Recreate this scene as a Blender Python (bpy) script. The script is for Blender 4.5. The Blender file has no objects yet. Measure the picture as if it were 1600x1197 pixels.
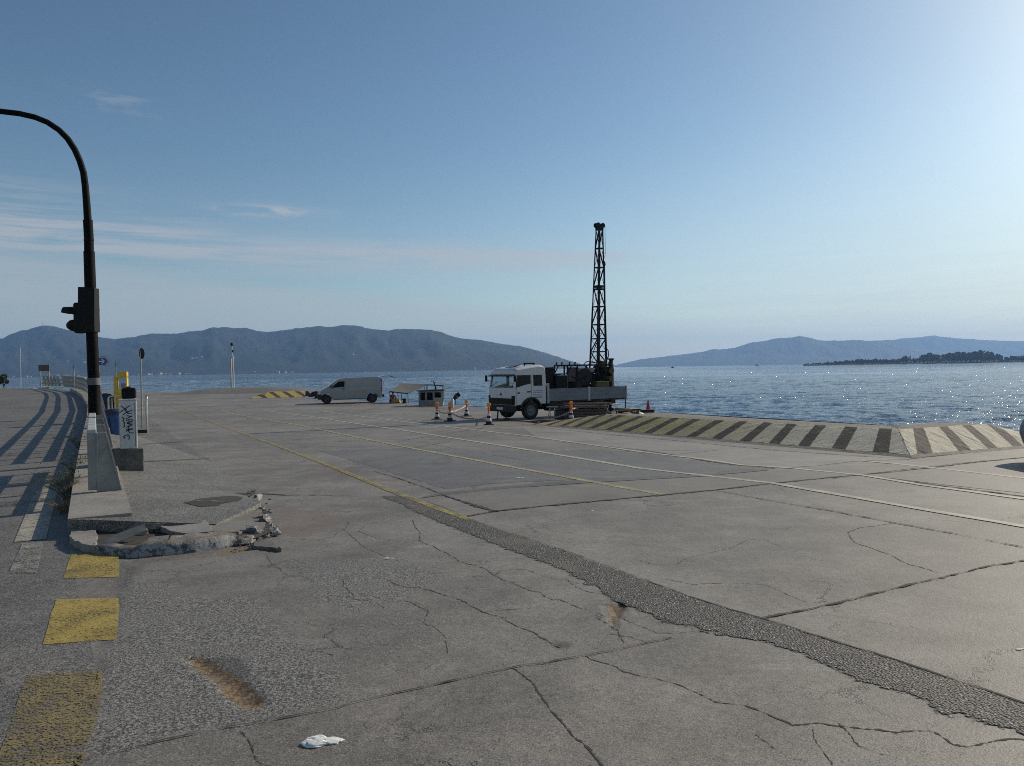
import bpy, bmesh, math, random
import numpy as np
from mathutils import Vector, Matrix
R=math.radians
random.seed(7); rng=np.random.default_rng(7)
scene=bpy.context.scene; COL=scene.collection
# ------------------------------------------------------------------ camera
H0=1.6; F=1200.; CX,CY=800.,598.5
PITCH=math.atan(22.5/1200); ROLL=-0.016
fw=np.array([0,math.cos(PITCH),-math.sin(PITCH)]); rt=np.array([1.,0,0]); up=np.cross(rt,fw)
r2=rt*math.cos(ROLL)+up*math.sin(ROLL); u2=up*math.cos(ROLL)-rt*math.sin(ROLL)
cd=bpy.data.cameras.new('camera'); cam=bpy.data.objects.new('camera',cd); COL.objects.link(cam)
M=Matrix(((r2[0],u2[0],-fw[0],0),(r2[1],u2[1],-fw[1],0),(r2[2],u2[2],-fw[2],H0),(0,0,0,1)))
cam.matrix_world=M; cd.sensor_fit='HORIZONTAL'; cd.sensor_width=36; cd.lens=36*F/1600
cd.clip_start=.1; cd.clip_end=60000; scene.camera=cam
# ------------------------------------------------------------------ light
SUN_AZ,SUN_EL=R(51),R(28)                 # azimuth measured from +Y towards +X
sd=bpy.data.lights.new('sun','SUN'); sd.energy=5.0; sd.angle=R(.55); sd.color=(1,.89,.72)
so=bpy.data.objects.new('sun',sd); COL.objects.link(so)
SV=Vector((math.sin(SUN_AZ)*math.cos(SUN_EL),math.cos(SUN_AZ)*math.cos(SUN_EL),math.sin(SUN_EL)))
so.rotation_euler=SV.to_track_quat('Z','Y').to_euler(); so.location=(30,20,40)
scene.view_settings.view_transform='Standard'; scene.view_settings.look='None'
scene.view_settings.exposure=-0.2; scene.view_settings.gamma=1
scene.render.engine='CYCLES'
scene.cycles.use_denoising=False
scene.cycles.filter_width=1.0; scene.cycles.volume_bounces=1; scene.cycles.max_bounces=6; scene.cycles.transparent_max_bounces=16
scene.cycles.sample_clamp_indirect=4
# ------------------------------------------------------------------ node helper
class NT:
    def __init__(s,nt): s.nt=nt; s.n=nt.nodes; s.l=nt.links
    def put(s,sock,v):
        if isinstance(v,X): s.l.new(v.s,sock)
        elif v is not None:
            if isinstance(v,tuple) and len(v)==3 and sock.type=='RGBA': v=(*v,1)
            sock.default_value=v
    def node(s,t,**k):
        nd=s.n.new(t)
        for a,b in k.items(): setattr(nd,a,b)
        return nd
    def m(s,op,a,b=None,c=None,clamp=False):
        nd=s.node('ShaderNodeMath',operation=op,use_clamp=clamp)
        for i,v in enumerate((a,b,c)):
            if v is not None: s.put(nd.inputs[i],v)
        return X(s,nd.outputs[0])
    def noise(s,vec,scale,detail=3,rough=.55,dist=0,color=False):
        nd=s.node('ShaderNodeTexNoise'); s.put(nd.inputs['Vector'],vec); nd.inputs['Scale'].default_value=scale
        nd.inputs['Detail'].default_value=detail; nd.inputs['Roughness'].default_value=rough; nd.inputs['Distortion'].default_value=dist
        return X(s,nd.outputs['Color' if color else 'Fac'])
    def voro(s,vec,scale,feature='F1',out='Distance',rnd=1):
        nd=s.node('ShaderNodeTexVoronoi',feature=feature); s.put(nd.inputs['Vector'],vec); nd.inputs['Scale'].default_value=scale
        nd.inputs['Randomness'].default_value=rnd
        return X(s,nd.outputs[out])
    def mix(s,f,a,b,mode='MIX'):
        nd=s.node('ShaderNodeMix',data_type='RGBA',blend_type=mode); s.put(nd.inputs[0],f); s.put(nd.inputs[6],a); s.put(nd.inputs[7],b)
        return X(s,nd.outputs[2])
    def ss(s,v,a,b):      # smoothstep
        nd=s.node('ShaderNodeMapRange',interpolation_type='SMOOTHSTEP'); s.put(nd.inputs[0],v)
        nd.inputs[1].default_value=a; nd.inputs[2].default_value=b
        return X(s,nd.outputs[0])
    def attr(s,name):
        nd=s.node('ShaderNodeAttribute',attribute_name=name); return X(s,nd.outputs['Fac'])
    def pos(s): return X(s,s.node('ShaderNodeNewGeometry').outputs['Position'])
    def nor(s): return X(s,s.node('ShaderNodeNewGeometry').outputs['Normal'])
    def obj(s): return X(s,s.node('ShaderNodeTexCoord').outputs['Object'])
    def sc(s,vec,v):
        nd=s.node('ShaderNodeVectorMath',operation='MULTIPLY'); s.put(nd.inputs[0],vec); nd.inputs[1].default_value=v
        return X(s,nd.outputs[0])
    def sep(s,vec):
        nd=s.node('ShaderNodeSeparateXYZ'); s.put(nd.inputs[0],vec); return [X(s,o) for o in nd.outputs]
    def comb(s,a,b,c):
        nd=s.node('ShaderNodeCombineXYZ')
        for i,v in enumerate((a,b,c)): s.put(nd.inputs[i],v)
        return X(s,nd.outputs[0])
    def bump(s,h,strength=.3,dist=.01,normal=None):
        nd=s.node('ShaderNodeBump'); s.put(nd.inputs['Height'],h); nd.inputs['Strength'].default_value=strength
        nd.inputs['Distance'].default_value=dist; s.put(nd.inputs['Normal'],normal) if normal else None
        return X(s,nd.outputs[0])
class X:
    def __init__(s,t,sock): s.t=t; s.s=sock
    def __add__(a,b): return a.t.m('ADD',a,b)
    def __radd__(a,b): return a.t.m('ADD',b,a)
    def __sub__(a,b): return a.t.m('SUBTRACT',a,b)
    def __rsub__(a,b): return a.t.m('SUBTRACT',b,a)
    def __mul__(a,b): return a.t.m('MULTIPLY',a,b)
    __rmul__=__mul__
    def __truediv__(a,b): return a.t.m('DIVIDE',a,b)
    def cl(a): return a.t.m('ADD',a,0.,clamp=True)
def newmat(name):
    m=bpy.data.materials.new(name); m.use_nodes=True; t=NT(m.node_tree)
    b=m.node_tree.nodes['Principled BSDF']; return m,t,b
def mat(name,col,rough=.6,metal=0,var=.25,scale=3,dirt=None,dirtamt=.4,spec=.5,bump=0,bscale=40,coat=0,space='obj'):
    """base colour varied by noise, optional dirt patches and bump"""
    m,t,b=newmat(name); p=t.obj() if space=='obj' else t.pos()
    n=t.noise(p,scale,5,.6); lo=tuple(c*(1-var) for c in col); hi=tuple(min(1,c*(1+var)) for c in col)
    c=t.mix(t.ss(n,.3,.7),lo,hi)
    if dirt is not None:
        d=t.ss(t.noise(p,scale*1.7,6,.65,.3),.52,.68)*dirtamt
        c=t.mix(d,c,dirt)
    t.put(b.inputs['Base Color'],c); b.inputs['Roughness'].default_value=rough
    t.put(b.inputs['Roughness'],(n-.5)*.25+rough)
    b.inputs['Metallic'].default_value=metal; b.inputs['Specular IOR Level'].default_value=spec
    b.inputs['Coat Weight'].default_value=coat
    if bump: t.put(b.inputs['Normal'],t.bump(t.noise(p,bscale,4,.6),bump,.01))
    return m
# ------------------------------------------------------------------ object helpers
def tag(o,label=None,cat=None,group=None,kind=None):
    for k,v in (('label',label),('category',cat),('group',group),('kind',kind)):
        if v: o[k]=v
    return o
def link(name,me,m=None,parent=None):
    o=bpy.data.objects.new(name,me); COL.objects.link(o)
    if m is not None:
        for mm in (m if isinstance(m,(list,tuple)) else [m]): me.materials.append(mm)
    if parent: o.parent=parent
    return o
def empty(name,loc,rz,label,cat,group=None):
    o=bpy.data.objects.new(name,None); COL.objects.link(o); o.location=loc; o.rotation_euler=(0,0,rz)
    o.empty_display_size=.2
    return tag(o,label,cat,group)
class MB:
    def __init__(s): s.v=[]; s.f=[]; s.mi=[]; s.k=0
    def add(s,vs,fs):
        o=len(s.v); s.v+= [tuple(map(float,v)) for v in vs]; s.f+=[tuple(i+o for i in f) for f in fs]; s.mi+=[s.k]*len(fs); return s
    def box(s,c,d,rot=None):
        hx,hy,hz=d[0]/2,d[1]/2,d[2]/2
        vs=[Vector((x,y,z)) for z in(-hz,hz) for y in(-hy,hy) for x in(-hx,hx)]
        if rot is not None: vs=[rot@v for v in vs]
        vs=[(v.x+c[0],v.y+c[1],v.z+c[2]) for v in vs]
        return s.add(vs,[(0,2,3,1),(4,5,7,6),(0,1,5,4),(2,6,7,3),(0,4,6,2),(1,3,7,5)])
    def bx(s,x0,x1,y0,y1,z0,z1): return s.box(((x0+x1)/2,(y0+y1)/2,(z0+z1)/2),(x1-x0,y1-y0,z1-z0))
    def tube(s,pts,r,n=8,cap=True):
        pts=[Vector(p) for p in pts]; rs=r if isinstance(r,(list,tuple)) else [r]*len(pts)
        rings=[]; prev=None
        for i,p in enumerate(pts):
            a=pts[max(i-1,0)]; b=pts[min(i+1,len(pts)-1)]; t=(b-a).normalized()
            if prev is None:
                u=t.cross(Vector((0,0,1)))
                if u.length<.05: u=t.cross(Vector((0,1,0)))
            else: u=prev-t*prev.dot(t)
            u.normalize(); prev=u; w=t.cross(u)
            rings.append([p+(u*math.cos(2*math.pi*k/n)+w*math.sin(2*math.pi*k/n))*rs[i] for k in range(n)])
        vs=[v for rg in rings for v in rg]; fs=[]
        for i in range(len(pts)-1):
            for k in range(n): fs.append((i*n+k,i*n+(k+1)%n,(i+1)*n+(k+1)%n,(i+1)*n+k))
        if cap: fs+=[tuple(range(n))[::-1],tuple((len(pts)-1)*n+k for k in range(n))]
        return s.add(vs,fs)
    def bar(s,a,b,w,h=None):                        # rectangular bar between two points
        a,b=Vector(a),Vector(b); h=h or w; t=(b-a); L=t.length; q=t.to_track_quat('X','Z').to_matrix()
        return s.box((a+b)/2,(L,w,h),q)
    def lathe(s,prof,c=(0,0,0),n=20,axis='z',cap=True):
        vs=[];fs=[]
        for r,h in prof:
            for k in range(n):
                a=2*math.pi*k/n; p=(r*math.cos(a),r*math.sin(a),h)
                if axis=='y': p=(p[0],p[2],p[1])
                if axis=='x': p=(p[2],p[0],p[1])
                vs.append((p[0]+c[0],p[1]+c[1],p[2]+c[2]))
        for i in range(len(prof)-1):
            for k in range(n): fs.append((i*n+k,i*n+(k+1)%n,(i+1)*n+(k+1)%n,(i+1)*n+k))
        if cap: fs+=[tuple(range(n))[::-1],tuple((len(prof)-1)*n+k for k in range(n))]
        return s.add(vs,fs)
    def prism(s,poly,y0,y1,axis='y'):               # poly of (x,z), extruded along y (or other axis)
        n=len(poly); vs=[]
        for y in (y0,y1):
            for a,b in poly: vs.append({'y':(a,y,b),'x':(y,a,b),'z':(a,b,y)}[axis])
        fs=[tuple(range(n)),tuple(range(2*n-1,n-1,-1))]+[(i,n+i,n+(i+1)%n,(i+1)%n) for i in range(n)]
        return s.add(vs,fs)
    def loft(s,secs,cap=True,closed=True):
        n=len(secs[0]); vs=[v for sc_ in secs for v in sc_]; fs=[]
        for i in range(len(secs)-1):
            for k in range(n if closed else n-1): fs.append((i*n+k,i*n+(k+1)%n,(i+1)*n+(k+1)%n,(i+1)*n+k))
        if cap: fs+=[tuple(range(n))[::-1],tuple((len(secs)-1)*n+k for k in range(n))]
        return s.add(vs,fs)
    def build(s,name,m=None,parent=None,bevel=0,smooth=None,seg=2,fix=True):
        me=bpy.data.meshes.new(name); me.from_pydata(s.v,[],s.f)
        o=link(name,me,m,parent)
        if len(me.materials)>1:
            me.polygons.foreach_set('material_index',s.mi)
        if fix:
            bm=bmesh.new(); bm.from_mesh(me); bmesh.ops.recalc_face_normals(bm,faces=bm.faces); bm.to_mesh(me); bm.free()
        if bevel:
            b=o.modifiers.new('bevel','BEVEL'); b.width=bevel; b.segments=seg; b.limit_method='ANGLE'; b.angle_limit=R(40)
        if smooth:
            me.polygons.foreach_set('use_smooth',[True]*len(me.polygons))
            try: me.set_sharp_from_angle(angle=R(smooth))
            except Exception: pass
        return o
def copy_tree(o,parent=None):
    c=o.copy(); COL.objects.link(c)
    if parent: c.parent=parent
    for ch in [x for x in o.children]: copy_tree(ch,c)
    return c
# ------------------------------------------------------------------ the lie of the land
ZQ=([-50,34,40,46,400],[1.05,-.714,-.798,-.84,-.84]); ZR=([-50,8,12,20,27,36,46,60,73,82],[1.05,-.168,-.16,-.08,.06,.27,.47,.62,.66,.62])
zq=lambda y:float(np.interp(y,*ZQ)); zr=lambda y:float(np.interp(y,*ZR))
def ray(px,py):
    d=fw+r2*((px-CX)/F)-u2*((py-CY)/F); return d/d[1]
_ys=np.geomspace(1.5,600,6000)
def P(px,py,zf=ZQ,dz=0.):
    """the ground point the photograph shows at (px,py)"""
    d=ray(px,py); f=H0+_ys*d[2]-np.interp(_ys,*zf)-dz
    k=np.argmax(f<=0)
    if f[k]>0: return None
    a,b=_ys[k-1],_ys[k]; y=a+(b-a)*f[k-1]/(f[k-1]-f[k]) if k>0 else b
    return Vector((d[0]*y,y,H0+d[2]*y))
def at(px,py,y):                      # point on the pixel's ray at depth y
    d=ray(px,py); return Vector((d[0]*y,y,H0+d[2]*y))
SEA=-1.95
# ------------------------------------------------------------------ world: sky + thin clouds
w=bpy.data.worlds.new('World'); scene.world=w; w.use_nodes=True
t=NT(w.node_tree); bg=w.node_tree.nodes['Background']
sky=t.node('ShaderNodeTexSky',sky_type='NISHITA',sun_disc=False,sun_elevation=SUN_EL,sun_rotation=SUN_AZ,altitude=50,air_density=1.0,dust_density=.7,ozone_density=1.0)
g=X(t,t.node('ShaderNodeTexCoord').outputs['Generated'])
gx,gy,gz=t.sep(g)
az=t.m('ARCTAN2',gx,gy); el=gz             # direction in the sky, radians
def band(v,c,wd): # gaussian
    q=(v-c)/wd; return t.m('POWER',2.7183,(q*q)*-1.)
v1=t.comb(az*7.,el*60.,3.); v2=t.comb(az*16.,el*70.,7.)
n1=t.noise(v1,1.,6,.62,.6); n2=t.noise(v2,1.,6,.62,.5)
# long streak sheet sloping from (0,360) to (860,410); puffs; the low veil
ls_=az*-.02+.1425; lv_b=az*-.095+.075
n3=t.noise(t.comb(az*4.,el*95.,11.),1.,6,.66,.9)
streak=band(el,ls_-.002,.017)*t.ss(n1*.6+n3*.4,.30,.58)*t.ss(az,.24,.0)*.95
glow=t.ss(el,.30,.02)*t.ss(az,-.15,.50)*(n3*.3+.6)*.85
streak=streak+band(el,ls_+.003,.0045)*band(az,-.02,.15)*t.ss(n3,.34,.56)*.9
streak=streak+band(el,ls_+.018,.012)*t.ss(az,-.30,-.45)*t.ss(n3,.40,.62)*.6
wisp=band(el,.196,.0065)*band(az,-.30,.055)*t.ss(n2,.36,.58)*1.1
puff=band(el,.301,.012)*band(az,-.46,.07)*t.ss(n2,.46,.66)*.32
upper=band(el,.195,.02)*t.ss(az,-.42,-.55)*t.ss(n3,.42,.68)*.3
veil=t.ss(el-lv_b+(n1-.5)*.012,.012,-.012)*t.ss(az,.55,-.1)*(n3*.35+.55)*.75
wide=t.ss(el,.27,.05)*t.ss(az,.9,-.2)*t.ss(n1*.5+n3*.5,.25,.65)*.42
cloud=(streak+wisp+puff+upper+veil+wide).cl()
skyc=t.mix(1.,X(t,sky.outputs[0]),(.316,.344,.337),'MULTIPLY'); gm=t.node('ShaderNodeGamma'); t.put(gm.inputs[0],skyc); gm.inputs[1].default_value=1.22; skyc=t.mix(1.,X(t,gm.outputs[0]),(3.05,3.05,3.05),'MULTIPLY')
c=t.mix(cloud*.66,skyc,(6.6,6.65,6.8)); c=t.mix(glow.cl(),c,(7.6,8.5,9.2))
t.put(bg.inputs[0],c); bg.inputs[1].default_value=.086
# ------------------------------------------------------------------ ground materials
def ground_mat(name,c1,c2,coarse=None,crackle=.0,speck=.5,pit=.5,rough=.64,dirt=(.10,.09,.08)):
    m,t,b=newmat(name); p=t.pos()
    big=t.noise(p,.22,3,.5); mid=t.noise(p,1.4,5,.62,.2); fine=t.noise(p,20,5,.72); grit=t.noise(p,115,2,.6)
    c=t.mix(t.ss(big*.5+mid*.5,.38,.62),c1,c2)
    st=t.ss(t.noise(t.sc(p,(.5,.5,.5)),1.1,6,.7,.6),.53,.68)
    c=t.mix(st*.62,c,dirt)
    oil=t.ss(t.noise(t.sc(p,(.8,.35,1)),.55,6,.72,1.2),.56,.70); c=t.mix(oil*.55,c,(.07,.062,.055))
    tyre=t.ss(t.noise(t.sc(p,(1.4,.10,1)),1.1,4,.6,.3),.60,.72); c=t.mix(tyre*.22,c,(.06,.055,.05))
    # pale scuffs
    sc_=t.ss(t.noise(t.sc(p,(.4,1.6,1)),1.7,5,.65,.4),.60,.72)
    c=t.mix(sc_*.18,c,(.42,.40,.37))
    # grain
    c=t.mix(1.,c,t.comb(*( [ (grit-.5)*speck*3.2+(fine-.5)*speck*1.6+(t.noise(p,4.5,5,.7)-.5)*.55+1. ]*3 )),'MULTIPLY')
    pits=t.ss(t.noise(p,38,3,.7),.60,.66)*pit*t.ss(t.noise(p,2.3,3),.36,.60)
    cv=t.node('ShaderNodeTexVoronoi',feature='DISTANCE_TO_EDGE'); wv_=t.node('ShaderNodeVectorMath',operation='ADD'); t.put(wv_.inputs[0],p); t.put(wv_.inputs[1],t.sc(t.noise(p,1.6,6,.72,0,True),(.9,.9,0))); t.put(cv.inputs['Vector'],X(t,wv_.outputs[0])); cv.inputs['Scale'].default_value=.8
    net=t.ss(X(t,cv.outputs['Distance']),.0075,.002)*t.ss(t.noise(p,.55,3),.46,.58)*crackle
    pits=pits+net
    c=t.mix(pits.cl(),c,(.035,.032,.03)); sp_=t.ss(t.noise(p,78,2,.7),.585,.64)*t.ss(t.noise(p,1.9,4,.6),.30,.58); c=t.mix(sp_*speck*.9,c,(.035,.032,.03)); c=t.mix(t.ss(t.noise(p,92,1,.5),.63,.68)*speck*.6,c,(.40,.375,.345))
    h=grit*.5+fine*.8-pits*.6
    if coarse:
        k=coarse(t,p); k=t.ss(k+(t.noise(p,5,4,.7)-.5)*.8,.30,.70)
        st1=t.noise(p,62,2,.75); st2=t.noise(p,150,2,.6)
        ag=t.mix(t.ss(st1*.6+st2*.4,.42,.60),(.026,.025,.024),(.31,.29,.265))
        ag=t.mix(t.ss(st2,.60,.7)*t.ss(st1,.5,.6),ag,(.46,.44,.41))
        c=t.mix(k*.85,c,ag); h=h+st1*k*1.6
        rs=t.ss(t.attr('rust')+(t.noise(p,12,5,.75)-.5)*.9,.44,.56)
        rc=t.mix(t.ss(t.noise(p,50,4,.7)*.6+t.noise(p,9,3)*.4,.38,.62),(.055,.042,.028),(.25,.155,.065))
        c=t.mix(rs*.95,c,rc)
        sn=t.ss(t.attr('stain')+(t.noise(p,4,5,.7)-.5)*.9,.35,.8)
        c=t.mix(sn*.30,c,(.16,.085,.065))
        dk=t.ss(t.attr('dark')+(t.noise(p,6,5,.7)-.5)*.9,.3,.75)
        c=t.mix(dk*.55,c,(.055,.052,.05))
        pl=t.ss(t.attr('pale')+(t.noise(p,5,5,.7)-.5)*.5,.3,.7)
        c=t.mix(pl*.16,c,(.33,.315,.29))
    t.put(b.inputs['Base Color'],c); b.inputs['Roughness'].default_value=rough
    t.put(b.inputs['Roughness'],rough+(fine-.5)*.25)
    b.inputs['Specular IOR Level'].default_value=.45
    t.put(b.inputs['Normal'],t.bump(h,.55,.006))
    return m
M_conc=ground_mat('worn_concrete',(.140,.127,.110),(.222,.203,.178),crackle=.9,speck=.72,coarse=lambda t,p:t.attr('coarse'))
M_asph=ground_mat('road_asphalt',(.10,.093,.085),(.15,.14,.127),speck=1.6,pit=.9,coarse=lambda t,p:t.noise(p,.35,3)*.75)
M_walk=ground_mat('exposed_aggregate',(.105,.10,.09),(.155,.148,.132),speck=1.9,pit=.9)
M_slab=ground_mat('pale_slab',(.20,.185,.165),(.25,.232,.208),speck=.25,pit=.2)
M_slab2=ground_mat('brown_slab',(.145,.132,.115),(.185,.17,.148),speck=.25,pit=.2)
M_dark=ground_mat('dark_asphalt_band',(.085,.08,.075),(.12,.113,.105),speck=.5,pit=.4)
M_tar=ground_mat('grey_asphalt',(.105,.102,.10),(.15,.145,.14),speck=.7,pit=.4)
M_kerb=ground_mat('kerb_concrete',(.22,.205,.18),(.30,.28,.25),speck=.35,pit=.5)
# loose gravel of the trench strip
def gravel_mat():
    m,t,b=newmat('trench_gravel'); p=t.pos()
    v=t.voro(p,70,'F1','Color'); d=t.voro(p,70); g,_,_=t.sep(v)
    c=t.mix(t.ss(g,.1,.9),(.06,.056,.052),(.22,.205,.19)); c=t.mix(t.ss(g,.94,.97),c,(.5,.48,.45))
    c=t.mix(t.ss(d,.35,.6),c,(.03,.028,.026)); c=t.mix(t.ss(t.noise(p,1.2,4),.5,.7)*.6,c,(.15,.125,.095))
    t.put(b.inputs['Base Color'],c); b.inputs['Roughness'].default_value=.75
    e=t.attr('edge'); t.put(b.inputs['Alpha'],t.ss(e+(t.noise(p,7,6,.75)-.5)*.34+(t.noise(p,40,2)-.5)*.10,.0,.03))
    t.put(b.inputs['Normal'],t.bump(1.-d,.9,.012)); return m
M_gravel=gravel_mat()
def paint_mat(name,col,wear=.5,dark=.7):
    """old road paint: bare ground shows through where it has worn off"""
    m,t,b=newmat(name); p=t.pos()
    n=t.noise(p,3,6,.7); f=t.noise(p,46,3,.7)
    c=t.mix(t.ss(n,.35,.65),tuple(x*dark for x in col),col); c=t.mix(1.,c,t.comb(*([(t.noise(p,120,2)-.5)*.7+1.]*3)),'MULTIPLY')
    t.put(b.inputs['Base Color'],c); b.inputs['Roughness'].default_value=.65
    f2=t.noise(p,95,2,.7); a=t.ss(f*.45+f2*.45+n*.25,.34+wear*.3,.42+wear*.3)
    t.put(b.inputs['Alpha'],a); t.put(b.inputs['Normal'],t.bump(t.noise(p,60,3),.3,.004)); return m
M_yel=paint_mat('yellow_paint',(.34,.275,.10),.55); M_yel2=paint_mat('faded_yellow_paint',(.38,.33,.16),.36)
M_pale=paint_mat('faded_cream_paint',(.44,.41,.32),.26); M_wht=paint_mat('white_paint',(.38,.35,.29),.52)
M_yblk=paint_mat('yellow_block_paint',(.36,.27,.065),.50,.75); M_yblk2=paint_mat('worn_yellow_block_paint',(.235,.185,.08),.62,.75)
M_crack,_t,_b=newmat('crack'); _b.inputs['Base Color'].default_value=(.04,.036,.031,1); _b.inputs['Roughness'].default_value=.95; _p=_t.pos(); _t.put(_b.inputs['Alpha'],_t.ss(_t.noise(_p,7,5,.75)*.75+_t.noise(_p,60,2)*.25,.36,.50))
# ------------------------------------------------------------------ plan lines
kerb_px=[(107,850),(118,760),(130,690),(136,662),(138,640),(128,622),(112,612),(90,608),(58,607),(20,606)]
kerb=[P(x,y,ZR) for x,y in kerb_px]
kerb_far=kerb+[Vector((-75,88,.5))]
c0=kerb[0]; seam=[Vector((-1.05,-4,0)),P(125,1190),P(155,1060),c0+Vector((.02,-.06,0))]
kx=[(v.y,v.x) for v in seam+kerb_far]; kx.sort()
KY=[a for a,b in kx]; KX=[b for a,b in kx]
kline=lambda y:np.interp(y,KY,KX)
edge=[(60,-12),(30,7),P(1600,677),P(1013,643),P(960,641),P(760,637),P(620,629),P(480,621),P(370,611.5),P(230,612.5),P(90,608.5)]
edge=[(e[0],e[1]) for e in edge]; EY=[e[1] for e in edge]; EX=[e[0] for e in edge]
eline=lambda y:np.interp(y,EY,EX)
def grid_mesh(name,xs,ys,xlo,xhi,zf,m,attrs=None,dz=None):
    Xg,Yg=np.meshgrid(xs,ys); lo=xlo(Yg); hi=xhi(Yg); Xg=np.clip(Xg,lo,hi); Zg=np.interp(Yg,*zf)
    if attrs: A={k:f(Xg,Yg) for k,f in attrs.items()}
    if dz: Zg=Zg+dz(Xg,Yg,A)
    nx,ny=len(xs),len(ys); V=np.stack([Xg,Yg,Zg],-1).reshape(-1,3)
    i=np.arange(nx*ny).reshape(ny,nx); q=np.stack([i[:-1,:-1],i[:-1,1:],i[1:,1:],i[1:,:-1]],-1).reshape(-1,4)
    wdt=np.abs(V[q[:,1],0]-V[q[:,0],0])+np.abs(V[q[:,2],0]-V[q[:,3],0]); q=q[wdt>1e-5]
    me=bpy.data.meshes.new(name); me.from_pydata(V.tolist(),[],q.tolist())
    o=link(name,me,m)
    if attrs:
        for k,a in A.items():
            at_=me.attributes.new(k,'FLOAT','POINT'); at_.data.foreach_set('value',a.reshape(-1).astype(np.float32))
    bm=bmesh.new(); bm.from_mesh(me); bmesh.ops.remove_doubles(bm,verts=bm.verts,dist=1e-5); bm.to_mesh(me); bm.free()
    return o
def poly_field(px,soft,zf=ZQ):
    """1 inside the polygon, falling to 0 over soft metres outside"""
    pts=np.array([[*P(x,y,zf)][:2] for x,y in px])
    def f(X_,Y_):
        ins=np.zeros(X_.shape,bool); d=np.full(X_.shape,1e9); n=len(pts)
        for i in range(n):
            a=pts[i]; b=pts[(i+1)%n]
            c=((a[1]>Y_)!=(b[1]>Y_))&(X_<(b[0]-a[0])*(Y_-a[1])/((b[1]-a[1])or 1e-9)+a[0]); ins^=c
            e=b-a; tt=np.clip(((X_-a[0])*e[0]+(Y_-a[1])*e[1])/(e@e+1e-12),0,1)
            d=np.minimum(d,np.hypot(X_-a[0]-tt*e[0],Y_-a[1]-tt*e[1]))
        return np.where(ins,.5+.5*np.clip(d/soft,0,1),.5-.5*np.clip(d/soft,0,1))
    return f
mx=lambda *fs:(lambda X_,Y_:np.maximum.reduce([f(X_,Y_) for f in fs]))
coarse=mx(poly_field([(186,872),(222,900),(300,935),(400,930),(440,985),(520,1040),(560,1095),(420,1128),(250,1158),(120,1200),(60,1300),(120,1200),(150,1060),(176,960)],.30),
          poly_field([(470,880),(620,868),(700,900),(640,930),(560,960),(480,940)],.35),lambda X_,Y_:.42*poly_field([(420,900),(900,930),(820,1040),(520,1100),(430,1000)],.6)(X_,Y_))
rust=mx(poly_field([(286,1024),(330,1030),(368,1053),(402,1078),(418,1102),(380,1106),(352,1086),(340,1066),(316,1052),(300,1036)],.035),
        poly_field([(946,946),(980,940),(978,952),(966,966),(957,980),(953,964)],.05),
        poly_field([(345,862),(400,852),(425,856),(330,866)],.05),
        poly_field([(150,862),(220,868),(215,874),(150,870)],.06))
stain=mx(poly_field([(385,728),(440,730),(430,740),(380,738)],.4),poly_field([(425,790),(540,800),(530,830),(450,846),(430,830)],.4),poly_field([(450,720),(560,735),(600,760),(520,745)],.5))
dark=mx(poly_field([(868,1000),(892,1006),(886,1018),(862,1012)],.05),poly_field([(300,1005),(380,1035),(410,1070),(390,1072),(330,1030)],.08),
        poly_field([(190,880),(215,885),(180,960),(160,1050),(150,1050),(175,950)],.12))
pale=mx(poly_field([(230,880),(330,870),(420,866),(400,890),(300,900),(212,908)],.12),poly_field([(690,830),(800,880),(760,885),(660,850)],.3),poly_field([(1000,880),(1180,960),(1050,930)],.5))
xs=np.unique(np.concatenate([np.linspace(-150,-24,30),np.linspace(-24,-5.2,60),np.arange(-5.2,3.2,.05),np.linspace(3.2,14,60),np.linspace(14,70,30)]))
ys=np.unique(np.concatenate([np.linspace(-12,2.2,16),np.arange(2.2,9.5,.05),np.linspace(9.5,34,90),np.linspace(34,46,25),np.linspace(46,125,40),[v.y for v in kerb]+EY[1:],[34,40,46]]))
ys=ys[ys<EY[-1]+.01]
q_lo=lambda y:np.where(y<60,kline(y),np.interp(y,[60,EY[-1]],[kline(60.),EX[-1]]))
quay=grid_mesh('quay',xs,ys,q_lo,eline,ZQ,M_conc,dict(coarse=coarse,rust=rust,stain=stain,dark=dark,pale=pale),
   lambda X_,Y_,A:-.018*np.clip((A['rust']-.3)*1.6,0,1)-.02*np.clip((A['dark']-.6)*2,0,1))
tag(quay,kind='structure')
# quay wall down into the water
mb=MB()
for (a,b) in zip(edge[:-1],edge[1:]):
    za,zb=zq(a[1]),zq(b[1]); mb.add([(a[0],a[1],za),(b[0],b[1],zb),(b[0],b[1],-4.5),(a[0],a[1],-4.5)],[(0,1,2,3)])
tag(mb.build('quay_wall',M_dark,fix=False),kind='structure')
rxs=np.unique(np.concatenate([np.linspace(-140,-50,20),np.linspace(-50,-8,80),np.linspace(-8,0,40)]))
rys=np.unique(np.concatenate([np.linspace(-12,8,40),np.linspace(8,20,60),np.linspace(20,88,120),[v.y for v in kerb],ZR[0][1:]])); rys=rys[rys<=88]
road=grid_mesh('road',rxs,rys,lambda y:np.full_like(y,-140.),kline,ZR,M_asph); tag(road,kind='structure')
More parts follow.
